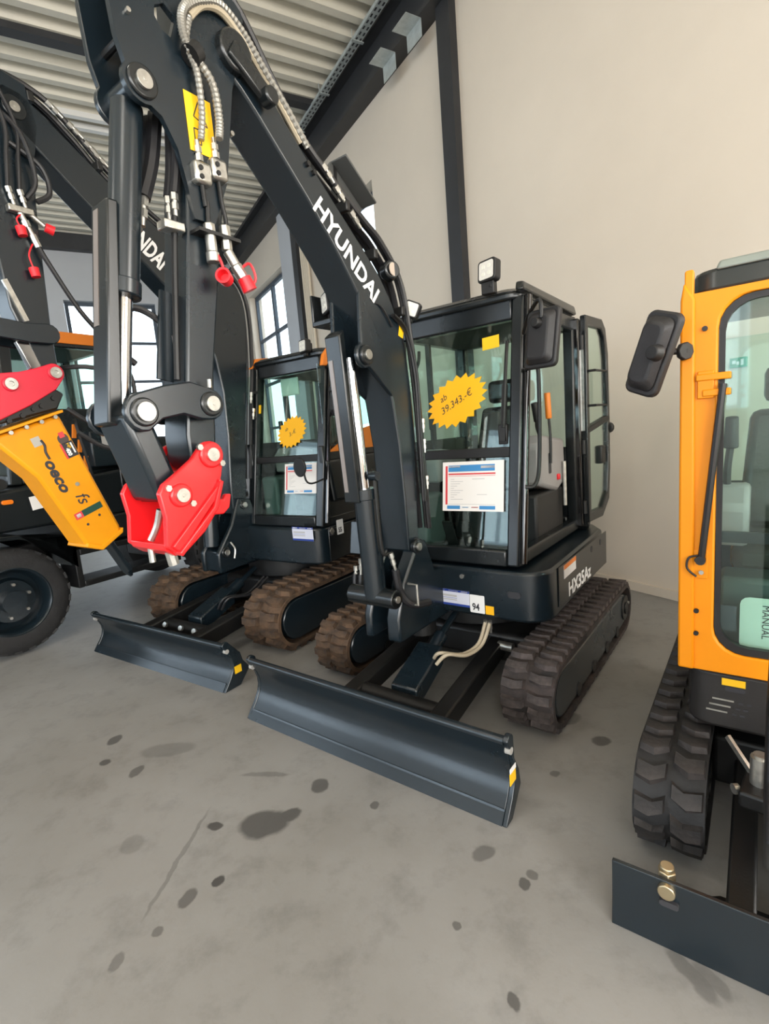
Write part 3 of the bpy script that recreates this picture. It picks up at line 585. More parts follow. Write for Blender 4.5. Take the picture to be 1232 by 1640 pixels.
# swing post
MB().px([(.42, .52), (.42, .66), (.50, .86), (.62, 1.0), (.66, 1.10), (.76, 1.06), (.84, .86), (1.06, .80), (1.06, .52)], -.02, .075).build('swing_post', navy, E1, bevel=.014)
MB().px([(.42, .52), (.42, .66), (.50, .86), (.62, 1.0), (.66, 1.10), (.76, 1.06), (.84, .86), (1.06, .80), (1.06, .52)], -.185, -.13).build('swing_post', navy, E1, bevel=.014)
MB().box((-.17, .60, .52), (.06, 1.04, .70)).build('swing_casting', navy, E1, bevel=.02)
MB().cyl((-.05, .84, .42), (-.05, .84, .84), .09, n=20).build('swing_pivot', satin, E1)
pin(E1, .07, .665, 1.04, .024, .048, .012)
MB().cyl((-.23, .385, .80), (.10, .385, .80), .055, n=20).build('cylinder_foot', black, E1, bevel=.006); pin(E1, .09, .385, .80, .02, .05, .01)
MB().tube([(.10, .50, .74), (.16, .50, .74), (.16, .50, .86), (.10, .50, .86)], .008, smooth=0).build('tie_down_loop', silver, E1)
# boom
low = [(-.385, 3.155), (-.30, 3.10), (-.236, 3.045), (.023, 2.794), (.20, 2.60), (.30, 2.47), (.40, 2.33), (.49, 2.15), (.56, 1.90), (.595, 1.65), (.61, 1.33), (.61, 1.02)]
upp = [(.72, 1.02), (.735, 1.4), (.755, 1.75), (.745, 2.02), (.70, 2.25), (.63, 2.42), (.53, 2.555), (.40, 2.67), (.062, 2.955), (-.172, 3.165), (-.29, 3.28), (-.36, 3.285), (-.41, 3.22)]
boom = MB().px(low + upp, -.15, .05).build('boom', navy, E1, bevel=.010)
lettering('HYUNDAI', .128, frame3((.0525, .045, 2.765), (0, .765, -.672), (0, .672, .74)), white, boom, sx=.96, bold=.003)
card('boom_decal', frame3((.0505, .66, 2.26), (0, .8, -.25), (0, .3, .9)), .045, .06, decal_y, boom)
for vv, zz in ((.04, 2.94), (.075, 2.915)): MB().cyl((.05, vv, zz), (.065, vv, zz), .012, n=8).build('boom_bolt', satin, boom)
MB().cyl((-.19, -.325, 3.205), (.085, -.325, 3.205), .075, n=24).build('boom_tip_boss', black, boom, bevel=.01)
MB().bar((.085, -.36, 3.20), (.085, -.20, 3.10), .03, .07).cyl((.07, -.20, 3.09), (.125, -.20, 3.09), .035, n=12).build('tip_bracket', black, boom, bevel=.008)
# boom cylinder with rod guard
pc0, pc1 = Vector((-.05, .385, .80)), Vector((-.05, .335, 2.13))
MB().cyl(pc0, pc0.lerp(pc1, .47), .064, n=24).cyl(pc0.lerp(pc1, .43), pc0.lerp(pc1, .475), .070, n=24).build('boom_cylinder', navy, E1, bevel=.004)
MB().cyl(pc0.lerp(pc1, .47), pc1, .032, n=18).build('cylinder_rod', chrome, E1)
MB().px([(.285, 1.36), (.245, 2.24), (.29, 2.27), (.32, 1.36)], -.135, -.03).build('rod_guard', black, E1, bevel=.008)
MB().px([(.280, 1.42), (.247, 2.12), (.2545, 2.12), (.287, 1.42)], -.122, -.095).build('guard_strip', mat('pale_metal_strip', (.30, .26, .24), .4, metal=.5), E1)  # pale tan strip down the front of the guard
for u_ in (-.155, .03): MB().px(circ((.335, 2.13), .065, 110, 300, 9) + [(.42, 2.03), (.56, 1.92), (.52, 2.15), (.42, 2.33), (.33, 2.45)], u_, u_ + .028).build('boom_clevis', navy, boom, bevel=.008)
pin(E1, .055, .335, 2.13, .026, .05, .022)
hose(E1, [(.03, .36, 1.50), (.04, .36, 1.1), (.055, .40, 1.06)], .010, satin, 'steel_pipe'); MB().cyl((.0, .36, 1.50), (.055, .36, 1.50), .026, n=12).build('pipe_block', navy, E1)
fitting(E1, (.06, .41, 1.06), (.07, .43, .96), .016); hose(E1, [(.07, .43, .96), (.08, .45, .82), (.12, .50, .74), (.16, .62, .72)], .022)
for k, uu in enumerate((-.24, -.285)):
    fitting(E1, (uu, .50, .98 - .05 * k), (uu, .49, .88 - .05 * k), .014); hose(E1, [(uu, .49, .88), (uu + .01, .48, .80), (uu + .06, .55, .70), (-.15, .75, .66)], .016)
MB().bar((-.26, .52, 1.0), (-.26, .56, 1.2), .15, .02, up=(0, 1, 0)).build('hose_bracket', navy, E1, bevel=.006)
# lamp on the boom flank
worklamp(E1, (-.215, .36, 2.445), (.86, -.5, .05), (0, 0, 1), .11)
MB().box((-.30, .34, 2.33), (-.152, .48, 2.36)).box((-.30, .34, 2.33), (-.285, .48, 2.50)).build('lamp_cradle', black, E1, bevel=.006)
MB().tube([(.03, .38, 2.40), (.056, .50, 2.40), (.058, .60, 2.30)], .005).build('lamp_cable', hosem, boom)
# hose bundle on the boom back
for k, (uu, dd) in enumerate(((-.11, .03), (-.07, .045), (-.03, .035), (.01, .05), (.04, .03))):
    hose(boom, [(uu, -.40, 3.36), (uu, -.28, 3.38 + dd), (uu, -.10, 3.17 + dd), (uu, .062, 3.00 + dd), (uu, .40, 2.80 + dd), (uu, .58, 2.70 + dd), (uu, .72 + dd * .6, 2.52 + dd), (uu, .77 + dd, 2.25), (uu + .02, .775 + dd, 1.9), (uu + .03, .77 + dd, 1.5), (uu + .02, .80 + dd, 1.12)], .016)
MB().px([(.37, 3.08), (.43, 3.15), (.665, 2.985), (.605, 2.905)], -.15, -.13).px([(.43, 3.15), (.665, 2.985), (.66, 2.975), (.425, 3.14)], -.13, -.03).build('hose_guard', mat('dark_grey_sheet', (.06, .062, .06), .45), boom, bevel=.003)
for vv, zz in ((.42, 2.64), (.60, 2.46)): MB().bar((-.14, vv, zz), (-.14, vv + .03, zz + .5), .02, .03).build('guard_bracket', satin, boom)
for vv, zz in ((.15, 2.945), (.23, 2.875), (.33, 2.79)): fitting(boom, (.045, vv, zz + .035), (.045, vv + .07, zz - .025), .017)
for vv, zz in ((.50, 2.66), (.30, 2.84), (.72, 2.40)): MB().bar((-.13, vv, zz), (.06, vv, zz), .03, .05).build('hose_clamp', satin, boom, bevel=.006)
MB().cyl((.02, .64, 2.60), (.075, .62, 2.60), .055, .05, n=20).build('round_lamp', black, boom, bevel=.01); MB().cyl((.075, .62, 2.60), (.079, .62, 2.60), .035, n=16).build('round_lens', mat('amber_grey_lens', (.5, .42, .35), .2), boom)
worklamp(E1, (.06, .80, 2.42), (.8, .3, -.4), (0, 0, 1), .09)
for uu, rr, m_ in ((.062, .011, hosem), (.075, .008, satin)):
    hose(boom, [(uu, .60, 2.36), (uu, .72, 2.28), (uu + .01, .775, 2.05), (uu + .01, .775, 1.7), (uu + .01, .77, 1.3)], rr, m_)
for zz in (1.62, 1.74, 1.40): fitting(boom, (.086, .80, zz + .05), (.086, .80, zz - .03), .012)
# stick
so_ = [(-.595, 2.62), (-.62, 2.45), (-.66, 2.2), (-.70, 1.95), (-.725, 1.78)] + circ((-.668, 1.70), .056, 190, 350, 7) + [(-.60, 1.78), (-.575, 2.0), (-.50, 2.35), (-.42, 2.70), (-.36, 3.0), (-.30, 3.20), (-.27, 3.36), (-.32, 3.52), (-.50, 3.50), (-.52, 3.25), (-.545, 2.9)]
stick = MB().px(so_, -.13, .03).build('stick', navy, E1, bevel=.010)
pl = circ((-.725, 2.935), .065, 140, 290, 9) + [(-.665, 2.855), (-.62, 2.77), (-.60, 2.66), (-.585, 2.55), (-.50, 2.55), (-.42, 2.72), (-.345, 3.07), (-.29, 3.22), (-.25, 3.36), (-.34, 3.58), (-.62, 3.60), (-.76, 3.42), (-.805, 3.22), (-.795, 3.05)]
hole = [(-.637, 3.203), (-.602, 3.225), (-.568, 3.201), (-.593, 3.135), (-.623, 3.144), (-.641, 3.172)]
hole = [(-.605 + (a + .605) * 1.1, 3.18 + (c - 3.18) * 1.1) for a, c in hole]
key = pl[:-6] + [(-.62, 3.60)] + [hole[1]] + hole[2:] + hole[:2] + [(-.619, 3.60)] + pl[-3:]
MB().px(pl[:-4] + [(-.62, 3.60), (hole[1][0], hole[1][1])] + hole[2:] + [hole[0], (hole[1][0] - .001, hole[1][1]), (-.6215, 3.60), (-.76, 3.42), (-.805, 3.22), (-.795, 3.05)], .03, .052).build('stick_plate', navy, E1, bevel=.0)
far = circ((-.725, 2.935), .065, 140, 290, 9) + [(-.665, 2.86), (-.66, 3.0), (-.68, 3.2), (-.66, 3.5), (-.76, 3.42), (-.805, 3.22), (-.795, 3.05)]
MB().px(far, -.152, -.13).build('stick_plate', navy, E1, bevel=.004)
MB().cyl((-.15, -.735, 3.09), (.04, -.735, 3.09), .014, n=10).build('tie_rod', satin, E1)
MB().cyl((-.15, -.725, 2.935), (.03, -.725, 2.935), .04, n=18).build('cylinder_eye', navy, E1)
pin(E1, .05, -.725, 2.935, .028, .052, .014); MB().cyl((.052, -.745, 3.13), (.066, -.745, 3.13), .008, n=8).build('plate_bolt', silver, stick)
card('warning_decal', frame3((.0535, -.57, 2.785), (0, .108, .0), (0, .02, .19)), .11, .195, decal_y, stick)
W = frame3((.055, -.57, 2.785), (0, .108, .0), (0, .02, .19))
for a, c in (((.03, .12), (.055, .175)), ((.055, .175), (.085, .10)), ((.085, .10), (.03, .12)), ((.025, .03), (.025, .08)), ((.025, .08), (.05, .08)), ((.05, .08), (.05, .03)), ((.05, .03), (.025, .03)), ((.055, .14), (.06, .115))):
    t = MB().bar((*a, 0), (*c, 0), .004, .001).build('print', ink, stick, flat=True); t.matrix_local = W
for p_ in ((-.36, 2.92), (-.40, 2.84)): MB().cyl((.03, *p_), (.045, *p_), .009, n=8).build('plate_bolt', silver, stick)
MB().bar((-.06, -.64, 2.30), (-.06, -.70, 1.98), .12, .012).build('guide_plate', navy, stick)
# pipes down the stick flank with couplings and caps
for k, (dv, top) in enumerate(((-.545, 2.70), (-.470, 2.735))):
    uu = .062; MB().box((.03, dv - .035, top - .03), (.085, dv + .035, top + .045)).build('pipe_clamp', silver, stick, bevel=.012)
    for i in (-.012, .018): MB().cyl((.085, dv - .015, top + i), (.091, dv - .015, top + i), .009, n=8).build('clamp_bolt', satin, stick)
    hose(stick, [(uu, dv, top - .03), (uu, dv + .003, top - .10), (uu, dv + .012, 2.62 - .05 * k), (uu, dv + .004, 2.53)], .0085, satin, 'steel_pipe')
    fitting(stick, (uu, dv, top + .05), (uu, dv - .0, top + .12), .015)
MB().bar((.04, -.60, 2.505), (.04, -.42, 2.50), .10, .012, up=(0, 0, 1)).build('coupling_bracket', satin, stick)
MB().cyl((.065, -.54, 2.54), (.065, -.54, 2.50), .022, n=6).cyl((.065, -.54, 2.50), (.065, -.54, 2.44), .020, n=14).cyl((.065, -.54, 2.44), (.065, -.54, 2.405), .024, n=14).build('quick_coupling', silver, stick, bevel=.003)
MB().cyl((.065, -.47, 2.55), (.065, -.47, 2.46), .021, n=6).cyl((.065, -.47, 2.46), (.075, -.447, 2.41), .019, n=12).cyl((.075, -.447, 2.41), (.085, -.425, 2.365), .023, n=6).build('quick_coupling', silver, stick, bevel=.003)
MB().lathe([(0, .0), (0, .026), (.045, .029), (.045, .021), (.012, .018), (.012, 0)], (.085, -.505, 2.345), Vector((.55, -.75, .1)).normalized(), n=18).build('protective_cap', redcap, stick)
MB().tube([(.078, -.535, 2.44), (.088, -.525, 2.41), (.090, -.515, 2.37)], .005).build('cap_strap', redcap, stick)
MB().lathe([(0, .0), (0, .027), (.05, .029), (.05, .0)], (.088, -.425, 2.365), Vector((.15, .35, -.9)).normalized(), n=18).build('protective_cap', redcap, stick)
MB().tube([(.08, -.44, 2.39), (.10, -.40, 2.42), (.105, -.38, 2.37), (.095, -.40, 2.33)], .005).build('cap_strap', redcap, stick)
# armoured hoses looping over the stick head
ribbed(E1, [(.095, -.470, 2.84), (.09, -.455, 2.92), (.09, -.47, 3.03), (.095, -.555, 3.10), (.10, -.575, 3.16), (.10, -.555, 3.22), (.095, -.48, 3.285), (.08, -.38, 3.33), (.065, -.27, 3.30), (.055, -.17, 3.225), (.05, -.05, 3.125), (.05, .06, 3.01)], .016)
ribbed(E1, [(.075, -.535, 2.82), (.08, -.52, 2.92), (.085, -.525, 3.04), (.085, -.555, 3.115), (.085, -.53, 3.21)], .013)
hose(E1, [(.085, -.53, 3.21), (.08, -.46, 3.285), (.07, -.365, 3.315), (.05, -.245, 3.27), (.04, -.13, 3.185), (.035, .03, 3.03)], .014, tan_hose)
MB().lathe([(-.02, .0), (-.02, .036), (.02, .036), (.02, 0)], (.09, -.535, 3.09), Vector((0, .7, .7)), n=14).build('hose_band', satin, E1)
# bucket cylinder, its guard, links
bc0, bc1 = Vector((-.05, -.725, 2.935)), Vector((-.05, -.915, 1.865))
MB().cyl(bc0.lerp(bc1, .03), bc0.lerp(bc1, .62), .052, n=24).cyl(bc0.lerp(bc1, .58), bc0.lerp(bc1, .63), .058, n=24).build('bucket_cylinder', navy, E1, bevel=.004)
MB().cyl(bc0.lerp(bc1, .62), bc1, .03, n=18).build('cylinder_rod', chrome, E1)
MB().px([(-.875, 2.56), (-.985, 1.83), (-.935, 1.82), (-.835, 2.56)], -.115, -.005).build('rod_guard', black, E1, bevel=.008)
MB().px([(-.880, 2.54), (-.938, 2.16), (-.931, 2.16), (-.873, 2.54)], -.095, -.065).build('guard_strip', mat('pale_metal_strip', (0, 0, 0)), E1)
MB().px([(-.7865, 2.87), (-.818, 2.55), (-.810, 2.55), (-.778, 2.87)], -.052, -.034).build('guard_strip', mat('pale_metal_strip', (0, 0, 0)), E1)  # narrow pale strip along the front of the cylinder barrel
for s_, u_ in ((1, .07), (-1, -.19)):
    lp = circ((-.905, 1.86), .065, 100, 280, 8) + [(-.84, 1.835), (-.76, 1.85), (-.69, 1.83)] + circ((-.645, 1.885), .058, 260, 440, 8) + [(-.72, 1.965), (-.82, 1.95)]
    MB().px(lp, u_ - .012, u_ + .014).build('link_plate', navy, E1, bevel=.006)
pin(E1, .08, -.645, 1.885, .028, .045, .014); pin(E1, .08, -.905, 1.86, .032, .048, .014)
MB().cyl((-.2, -.645, 1.885), (.08, -.645, 1.885), .032, n=14).build('link_pin', satin, E1); MB().cyl((-.2, -.905, 1.86), (.08, -.905, 1.86), .04, n=14).build('link_pin', satin, E1)
MB().cyl((.075, -.635, 1.945), (.075, -.632, 1.975), .008, n=8).build('grease_nipple', silver, E1)
MB().prism([(-.15, -.965, 1.86), (.05, -.965, 1.86), (.05, -.86, 1.84), (-.15, -.86, 1.84)], [(-.15, -.875, 1.55), (.05, -.875, 1.55), (.05, -.775, 1.56), (-.15, -.775, 1.56)]).build('bucket_link', navy, E1, bevel=.02)
for k, uu in enumerate((-.10, -.06)):
    hose(E1, [(uu, -.62, 2.92), (uu, -.66, 2.75), (uu, -.70 - .01 * k, 2.62)], .026); fitting(E1, (uu, -.70 - .01 * k, 2.62), (uu, -.72 - .01 * k, 2.52), .018)
    hose(E1, [(uu + .06, -.58, 2.9), (uu + .06, -.60, 2.75), (uu + .06, -.625, 2.64)], .017); fitting(E1, (uu + .06, -.625, 2.64), (uu + .06, -.63, 2.56), .014)
hose(E1, [(0.0, -.635, 2.56), (0, -.66, 2.4), (0, -.70, 2.1), (.0, -.715, 1.98)], .012, satin, 'steel_pipe')
MB().box((-.02, -.70, 2.50), (.035, -.62, 2.53)).build('pipe_clamp', silver, E1, bevel=.004)
hose(E1, [(-.12, -.80, 2.05), (-.11, -.87, 2.12), (-.10, -.80, 2.24), (-.08, -.70, 2.2), (-.05, -.66, 2.1)], .012)
# red quick coupler
qc = empty('quick_coupler', (0, 0, 0), 0); qc.parent = E1
cp_ = circ((-.686, 1.695), .055, -10, 120, 8) + [(-.765, 1.69), (-.835, 1.645), (-.885, 1.615), (-.905, 1.585), (-.893, 1.50), (-.905, 1.40), (-.852, 1.355), (-.748, 1.425), (-.699, 1.478), (-.66, 1.474), (-.632, 1.495), (-.618, 1.545), (-.640, 1.548), (-.655, 1.528), (-.672, 1.534), (-.668, 1.575), (-.650, 1.62)]
MB().px(cp_, .075, .10).build('side_plate', red, qc, bevel=.005)
MB().px([(a, c) for a, c in cp_], -.178, -.155).build('side_plate', red, qc, bevel=.005)
MB().prism([(-.155, -.90, 1.385), (.075, -.90, 1.385), (.075, -.86, 1.355), (-.155, -.86, 1.355)], [(-.155, -.905, 1.41), (.075, -.905, 1.41), (.075, -.845, 1.38), (-.155, -.845, 1.38)]).build('base_plate', red, qc, bevel=.004)
MB().px([(-.865, 1.36), (-.70, 1.50), (-.66, 1.60), (-.675, 1.60), (-.715, 1.51), (-.875, 1.375)], -.178, .125).build('cross_plate', red, qc, bevel=.004)
MB().px([(-.89, 1.40), (-.68, 1.585), (-.67, 1.61), (-.66, 1.60), (-.675, 1.56), (-.865, 1.375)], .10, .115).build('edge_flange', red, qc, bevel=.003)
for s_, u_ in ((1, .10),):
    for (a, c, r_) in ((-.686, 1.70, .048), (-.828, 1.57, .042)):
        pin(qc, u_, a, c, .025, r_, .012, m=red)
        MB().cyl((u_, a - .045, c + .03), (u_ + .012, a - .045, c + .03), .012, n=6).build('plate_bolt', silver, qc); MB().cyl((u_, a + .04, c - .035), (u_ + .012, a + .04, c - .035), .012, n=6).build('plate_bolt', silver, qc)
MB().cyl((-.20, -.686, 1.70), (.10, -.686, 1.70), .026, n=14).build('coupler_pin', satin, qc); MB().cyl((-.20, -.828, 1.57), (.10, -.828, 1.57), .026, n=14).build('coupler_pin', satin, qc)
MB().tube([(-.05, -.88, 1.41), (-.03, -.86, 1.46), (-.01, -.85, 1.52)], .013).build('locking_spindle', silver, qc); MB().cyl((-.05, -.885, 1.40), (-.05, -.885, 1.33), .012, n=8).build('spindle_end', silver, qc); MB().cyl((.03, -.86, 1.38), (.03, -.85, 1.32), .02, n=8).build('spindle_end', silver, qc)
# things taped to the windshield
def onglass(vf, u_, z_, off=.018): return (u_, vf(z_) + off, z_)
sl1 = .24 / 1.56
starburst(M1 @ Vector(onglass(vf1, .153, 1.885)), M1.to_3x3() @ Vector((.905, .4 * sl1, .42)), M1.to_3x3() @ Vector((-.42, .9 * sl1, .905)), .225, .155, 20,
          [('ab', .055, -.10, .045, .05), ('39.343.-\u20ac', .062, -.125, -.03, .05)], 'yellow starburst price sign on the windshield of the nearest black excavator', 'price starbursts')
info_sheet(M1 @ frame3(onglass(vf1, .065, 1.20), (1, 0, .01), (0, sl1, 1)), .42, .31, 'white price sheet with blue bands on the nearest black excavator')

# ------------------------------------------------------------------ second excavator, with orange trim, behind to the left
E2 = empty('excavator', (-1.96919, 3.89071, 0), -.59259)
tag(E2, 'black excavator with orange cab trim and mud-brown tracks, carrying a yellow breaker', 'excavator', 'tracked excavators')
M2 = rootm(E2)
blade(E2, .885, .335, dv=.085, top=.03, label='blue-black dozer blade with wide end plates', ep=.08)
d = MB().box((0, -.03, 0), (.003, .03, .055)).build('decal', decal_y, E2, flat=True); d.location = (.8975, .13, .10)
track(E2, .47, .88, .80, 2.70, .255, .035, 42, rubber_b, rubber_b, chev=.012); track(E2, -.88, -.47, .80, 2.70, .255, .035, 42, rubber_b, rubber_b, chev=.012)
MB().box((-.48, 1.2, .18), (.48, 2.2, .42)).build('undercarriage_frame', satin, E2, bevel=.03)
MB().cyl((0, 1.7, .42), (0, 1.7, .64), .45, n=36).build('slew_ring', satin, E2, bevel=.01)
MB().bar((-.30, .15, .2), (-.32, 1.25, .30), .11, .13).build('push_arm', satin, E2, bevel=.012); MB().bar((.34, .15, .2), (.32, 1.25, .30), .11, .13).build('push_arm', satin, E2, bevel=.012)
MB().cyl((-.26, .36, .22), (.30, .36, .22), .055, n=16).build('cross_tube', satin, E2)
MB().prism([(-.06, .42, .16), (.12, .42, .16), (.12, .42, .30), (-.06, .42, .30)], [(-.07, .82, .30), (.10, .82, .30), (.10, .82, .44), (-.07, .82, .44)]).build('cylinder_cover', navy, E2, bevel=.012)
MB().cyl((.02, .78, .36), (.0, .98, .44), .05, n=16).cyl((0, .98, .44), (-.02, 1.2, .52), .024, n=12).build('blade_cylinder', navy, E2)
for dx in (0, .05): hose(E2, [(.13 + dx, .60, .32), (.20 + dx, .64, .42), (.24 + dx, .85, .40), (.26 + dx, 1.05, .5)], .011)
for uu in (-.2, .02, .2): MB().cyl((uu, .30, .24), (uu + .004, .28, .25), .022, n=10).build('arm_pin', silver, E2)
rear2 = [(.90, 2.45), (.76, 2.66), (.40, 2.80), (0, 2.84), (-.40, 2.80), (-.76, 2.66), (-.92, 2.4)]
MB().pz([(-.92, 1.35), (-.40, 1.15), (.0, 1.08), (.72, 1.08)] + circ((.83, 1.22), .12, -80, 0, 5) + rear2, .64, .96).build('upper_body', navy, E2, bevel=.02)
MB().pz([(-.92, 1.5), (-.12, 1.4), (-.02, 2.4), (-.92, 2.4)], .96, 1.12).build('engine_hood', black, E2, bevel=.04)
MB().pz([(-.80, 2.38), (.84, 2.38)] + [(x * .97, y * .99) for x, y in rear2[1:-1]], .96, 1.6).build('counterweight', black, E2, bevel=.04)
MB().box((.955, 1.20, .66), (.97, 2.2, .94)).build('side_panel', black, E2, bevel=.004)
stock_label(E2, frame3((.66, 1.076, .86), (1, 0, 0), (0, 0, 1)), .24, .12); number_card(E2, frame3((.9725, 1.31, .87), (.02, 1, 0), (0, 0, 1)), .09, .13, '55', .06, px_=.2)
MB().px(rrect(1.205, .88, 1.275, .96, .02), .965, .974).build('latch_recess', ink, E2); MB().bar((.978, 1.22, .94), (.978, 1.25, .90), .012, .045).build('latch', silver, E2, bevel=.004)
vf2 = cab(E2, .02, .95, 1.15, 1.42, 2.4, .96, 1.56, 2.44, black, post=.085, right='panel')
MB().prism([(.955, 1.31, 1.16), (.955, 2.3, 1.14), (.955, 2.3, 1.56), (.955, 1.25, 1.54)], [(.985, 1.33, 1.18), (.985, 2.28, 1.16), (.985, 2.28, 1.54), (.985, 1.28, 1.52)]).build('door_skin', black, E2, bevel=.012)
MB().prism([(.956, 1.30, 1.60), (.956, 2.3, 1.60), (.956, 2.3, 1.86), (.956, 1.68, 1.76)], [(.972, 1.30, 1.60), (.972, 2.3, 1.60), (.972, 2.3, 1.86), (.972, 1.68, 1.76)]).build('orange_trim', orange2, E2, bevel=.003)
arc = [(1.33, 2.33), (1.36, 2.42), (1.45, 2.50), (1.62, 2.53), (2.3, 2.53)]; arci = [(2.3, 2.43), (1.62, 2.43), (1.52, 2.41), (1.45, 2.36), (1.44, 2.33)]
MB().px(arc + arci, .94, .975).build('orange_trim', orange2, E2, bevel=.004)
MB().px([(1.38, 2.42), (1.46, 2.52), (1.62, 2.54), (1.62, 2.49)], .02, .06).build('orange_trim', orange2, E2, bevel=.004)
MB().px([(1.56, 2.33), (2.25, 2.33), (2.25, 1.86), (1.68, 1.80), (1.46, 1.72)], .956, .962).build('door_window', glass, E2, flat=True)
card('type_plate', frame3((.986, 1.60, 1.10), (0, 1, 0), (0, 0, 1)), .06, .03, white, E2)
seat(E2, .48, 1.85, .96); console(E2, .80, 1.75, .96); console(E2, .16, 1.75, .96)
MB().box((.10, 1.30, .98), (.30, 1.55, 1.40)).build('cab_locker', mat('teal_grey_plastic', (0, 0, 0)), E2, bevel=.03)
MB().box((.30, 1.5, 2.14), (.52, 1.52, 2.30)).build('sun_visor', mat('clear_green_film', (.55, .68, .60), .4), E2, bevel=.01)
MB().box((.88, 1.40, 2.25), (.93, 1.47, 2.28)).build('yellow_decal', decal_y, E2)
mirror(E2, (1.05, 1.40, 2.05), (.95, -.30, -.02), (.02, .16, 1), .17, .30, arm=[(.95, 1.42, 2.32), (1.02, 1.36, 2.33), (1.06, 1.35, 2.26), (1.06, 1.35, 2.14)])
worklamp(E2, (.76, 1.34, 2.52), (.97, -.22, .04), (0, .1, 1), .11)
MB().cyl((.87, 1.02, 1.50), (.875, 1.045, 1.50), .086, .075, n=28).build('round_mirror', plastic, E2, bevel=.012); MB().tube([(.92, 1.02, 1.55), (.93, 1.02, 1.40), (.96, 1.06, 1.36), (.97, 1.20, 1.38)], .008).build('mirror_stalk', satin, E2)
MB().cyl((.96, 1.20, 1.0), (.97, 1.44, 2.36), .018, n=10).build('post_trim', mat('polished_black', (0, 0, 0)), E2)
MB().tube([(.10, 1.38, 2.2), (.09, 1.33, 2.18), (.09, 1.31, 2.0), (.10, 1.33, 1.96)], .012).build('grab_handle', plastic, E2); card('yellow_decal', frame3((.115, vf2(2.0) + .02, 2.0), (1, 0, 0), (0, .18, 1)), .03, .08, decal_y, E2)
# boom, stick
low2 = [(-.44, 3.88), (-.36, 3.83), (-.307, 3.79), (.027, 3.495), (.48, 3.12), (.725, 2.905), (.90, 2.72), (.99, 2.50), (1.03, 2.2), (1.02, 1.8), (.98, 1.4), (.97, 1.1)]
upp2 = [(1.12, 1.06), (1.17, 1.4), (1.23, 1.8), (1.31, 2.2), (1.37, 2.6), (1.40, 2.95), (1.36, 3.10), (1.22, 3.22), (.9, 3.35), (.6, 3.46), (.25, 3.67), (.036, 3.82), (-.17, 3.97), (-.28, 4.04), (-.38, 4.05), (-.46, 3.98)]
boom2 = MB().px(low2 + upp2, -.15, .05).build('boom', navy, E2, bevel=.012)
lettering('HYUNDAI', .20, frame3((.0525, .185, 3.447), (0, .77, -.635), (0, .635, .77)), white, boom2, sx=.54, shear=.1, bold=.006)
for k, uu in enumerate((-.12, -.08, -.03, .02)):
    q = .02 * (k % 2)
    hose(boom2, [(uu, -.50, 4.02), (uu, -.40, 4.12), (uu, -.15, 4.07 + q), (uu, .05, 3.93 + q), (uu, .25, 3.75 + q), (uu, .6, 3.53 + q), (uu, .9, 3.41 + q), (uu, 1.24, 3.28 + q), (uu, 1.43 + q, 3.05), (uu + .02, 1.40 + q, 2.5), (uu + .03, 1.30 + q, 2.0), (uu + .03, 1.20 + q, 1.4)], .019)
for vv, zz in ((.0, 3.95), (.1, 3.87), (.16, 3.82), (-.12, 4.03), (.35, 3.70)): fitting(boom2, (.045, vv, zz + .03), (.045, vv + .09, zz - .035), .02)
for vv, zz in ((.45, 3.60), (.18, 3.77), (-.22, 4.04)): MB().bar((-.13, vv, zz), (.06, vv, zz), .04, .06).build('hose_clamp', satin, boom2, bevel=.006)
for zz, uu in ((2.1, .09), (1.95, .095)): fitting(boom2, (uu, 1.32, zz + .1), (uu, 1.30, zz), .016)
MB().cyl((.04, 1.12, 1.16), (.075, 1.12, 1.16), .05, n=18).build('pin_boss', black, boom2, bevel=.006)
MB().px([(.72, .60), (.72, .78), (.90, 1.0), (1.02, 1.24), (1.16, 1.22), (1.24, .98), (1.3, .62)], .03, .08).build('swing_post', navy, E2, bevel=.014)
MB().px([(.72, .60), (.72, .78), (.90, 1.0), (1.02, 1.24), (1.16, 1.22), (1.24, .98), (1.3, .62)], -.18, -.13).build('swing_post', navy, E2, bevel=.014)
MB().box((-.16, .75, .60), (.06, 1.25, .80)).build('swing_casting', navy, E2, bevel=.02); pin(E2, .08, 1.075, 1.17, .026, .045, .01); pin(E2, .08, .80, .78, .026, .05, .02)
b0, b1 = Vector((-.05, .76, .84)), Vector((-.05, .93, 2.50))
MB().cyl(b0, b0.lerp(b1, .55), .07, n=22).build('boom_cylinder', navy, E2); MB().cyl(b0.lerp(b1, .55), b1, .036, n=16).build('cylinder_rod', chrome, E2)
MB().tube([(.09, .86, .86), (.14, .86, .80), (.14, .84, .72)], .008).build('tie_down_loop', silver, E2)
st2 = [(-.56, 3.35), (-.575, 3.0), (-.56, 2.7), (-.50, 2.5), (-.455, 2.34)] + circ((-.395, 2.295), .058, 170, 340, 7) + [(-.335, 2.36), (-.335, 2.62), (-.30, 3.30), (-.27, 3.6), (-.20, 3.86), (-.24, 4.10), (-.5, 4.16), (-.66, 3.95), (-.62, 3.6)]
stick2 = MB().px(st2, -.13, .05).build('stick', navy, E2, bevel=.010)
pin(E2, .05, -.375, 2.545, .032, .05, .012); pin(E2, .045, -.33, 3.93, .03, .07, .012)
for s_ in (.075, -.16):
    MB().px(circ((-.375, 2.545), .065, -100, 90, 8) + [(-.5, 2.60), (-.7, 2.62)] + circ((-.90, 2.55), .07, 80, 270, 8) + [(-.7, 2.50), (-.5, 2.48)], s_, s_ + .025).build('link_plate', navy, E2, bevel=.006)
MB().prism([(-.12, -.94, 2.55), (.04, -.94, 2.55), (.04, -.85, 2.53), (-.12, -.85, 2.53)], [(-.12, -.72, 2.20), (.04, -.72, 2.20), (.04, -.62, 2.22), (-.12, -.62, 2.22)]).build('bucket_link', navy, E2, bevel=.02)
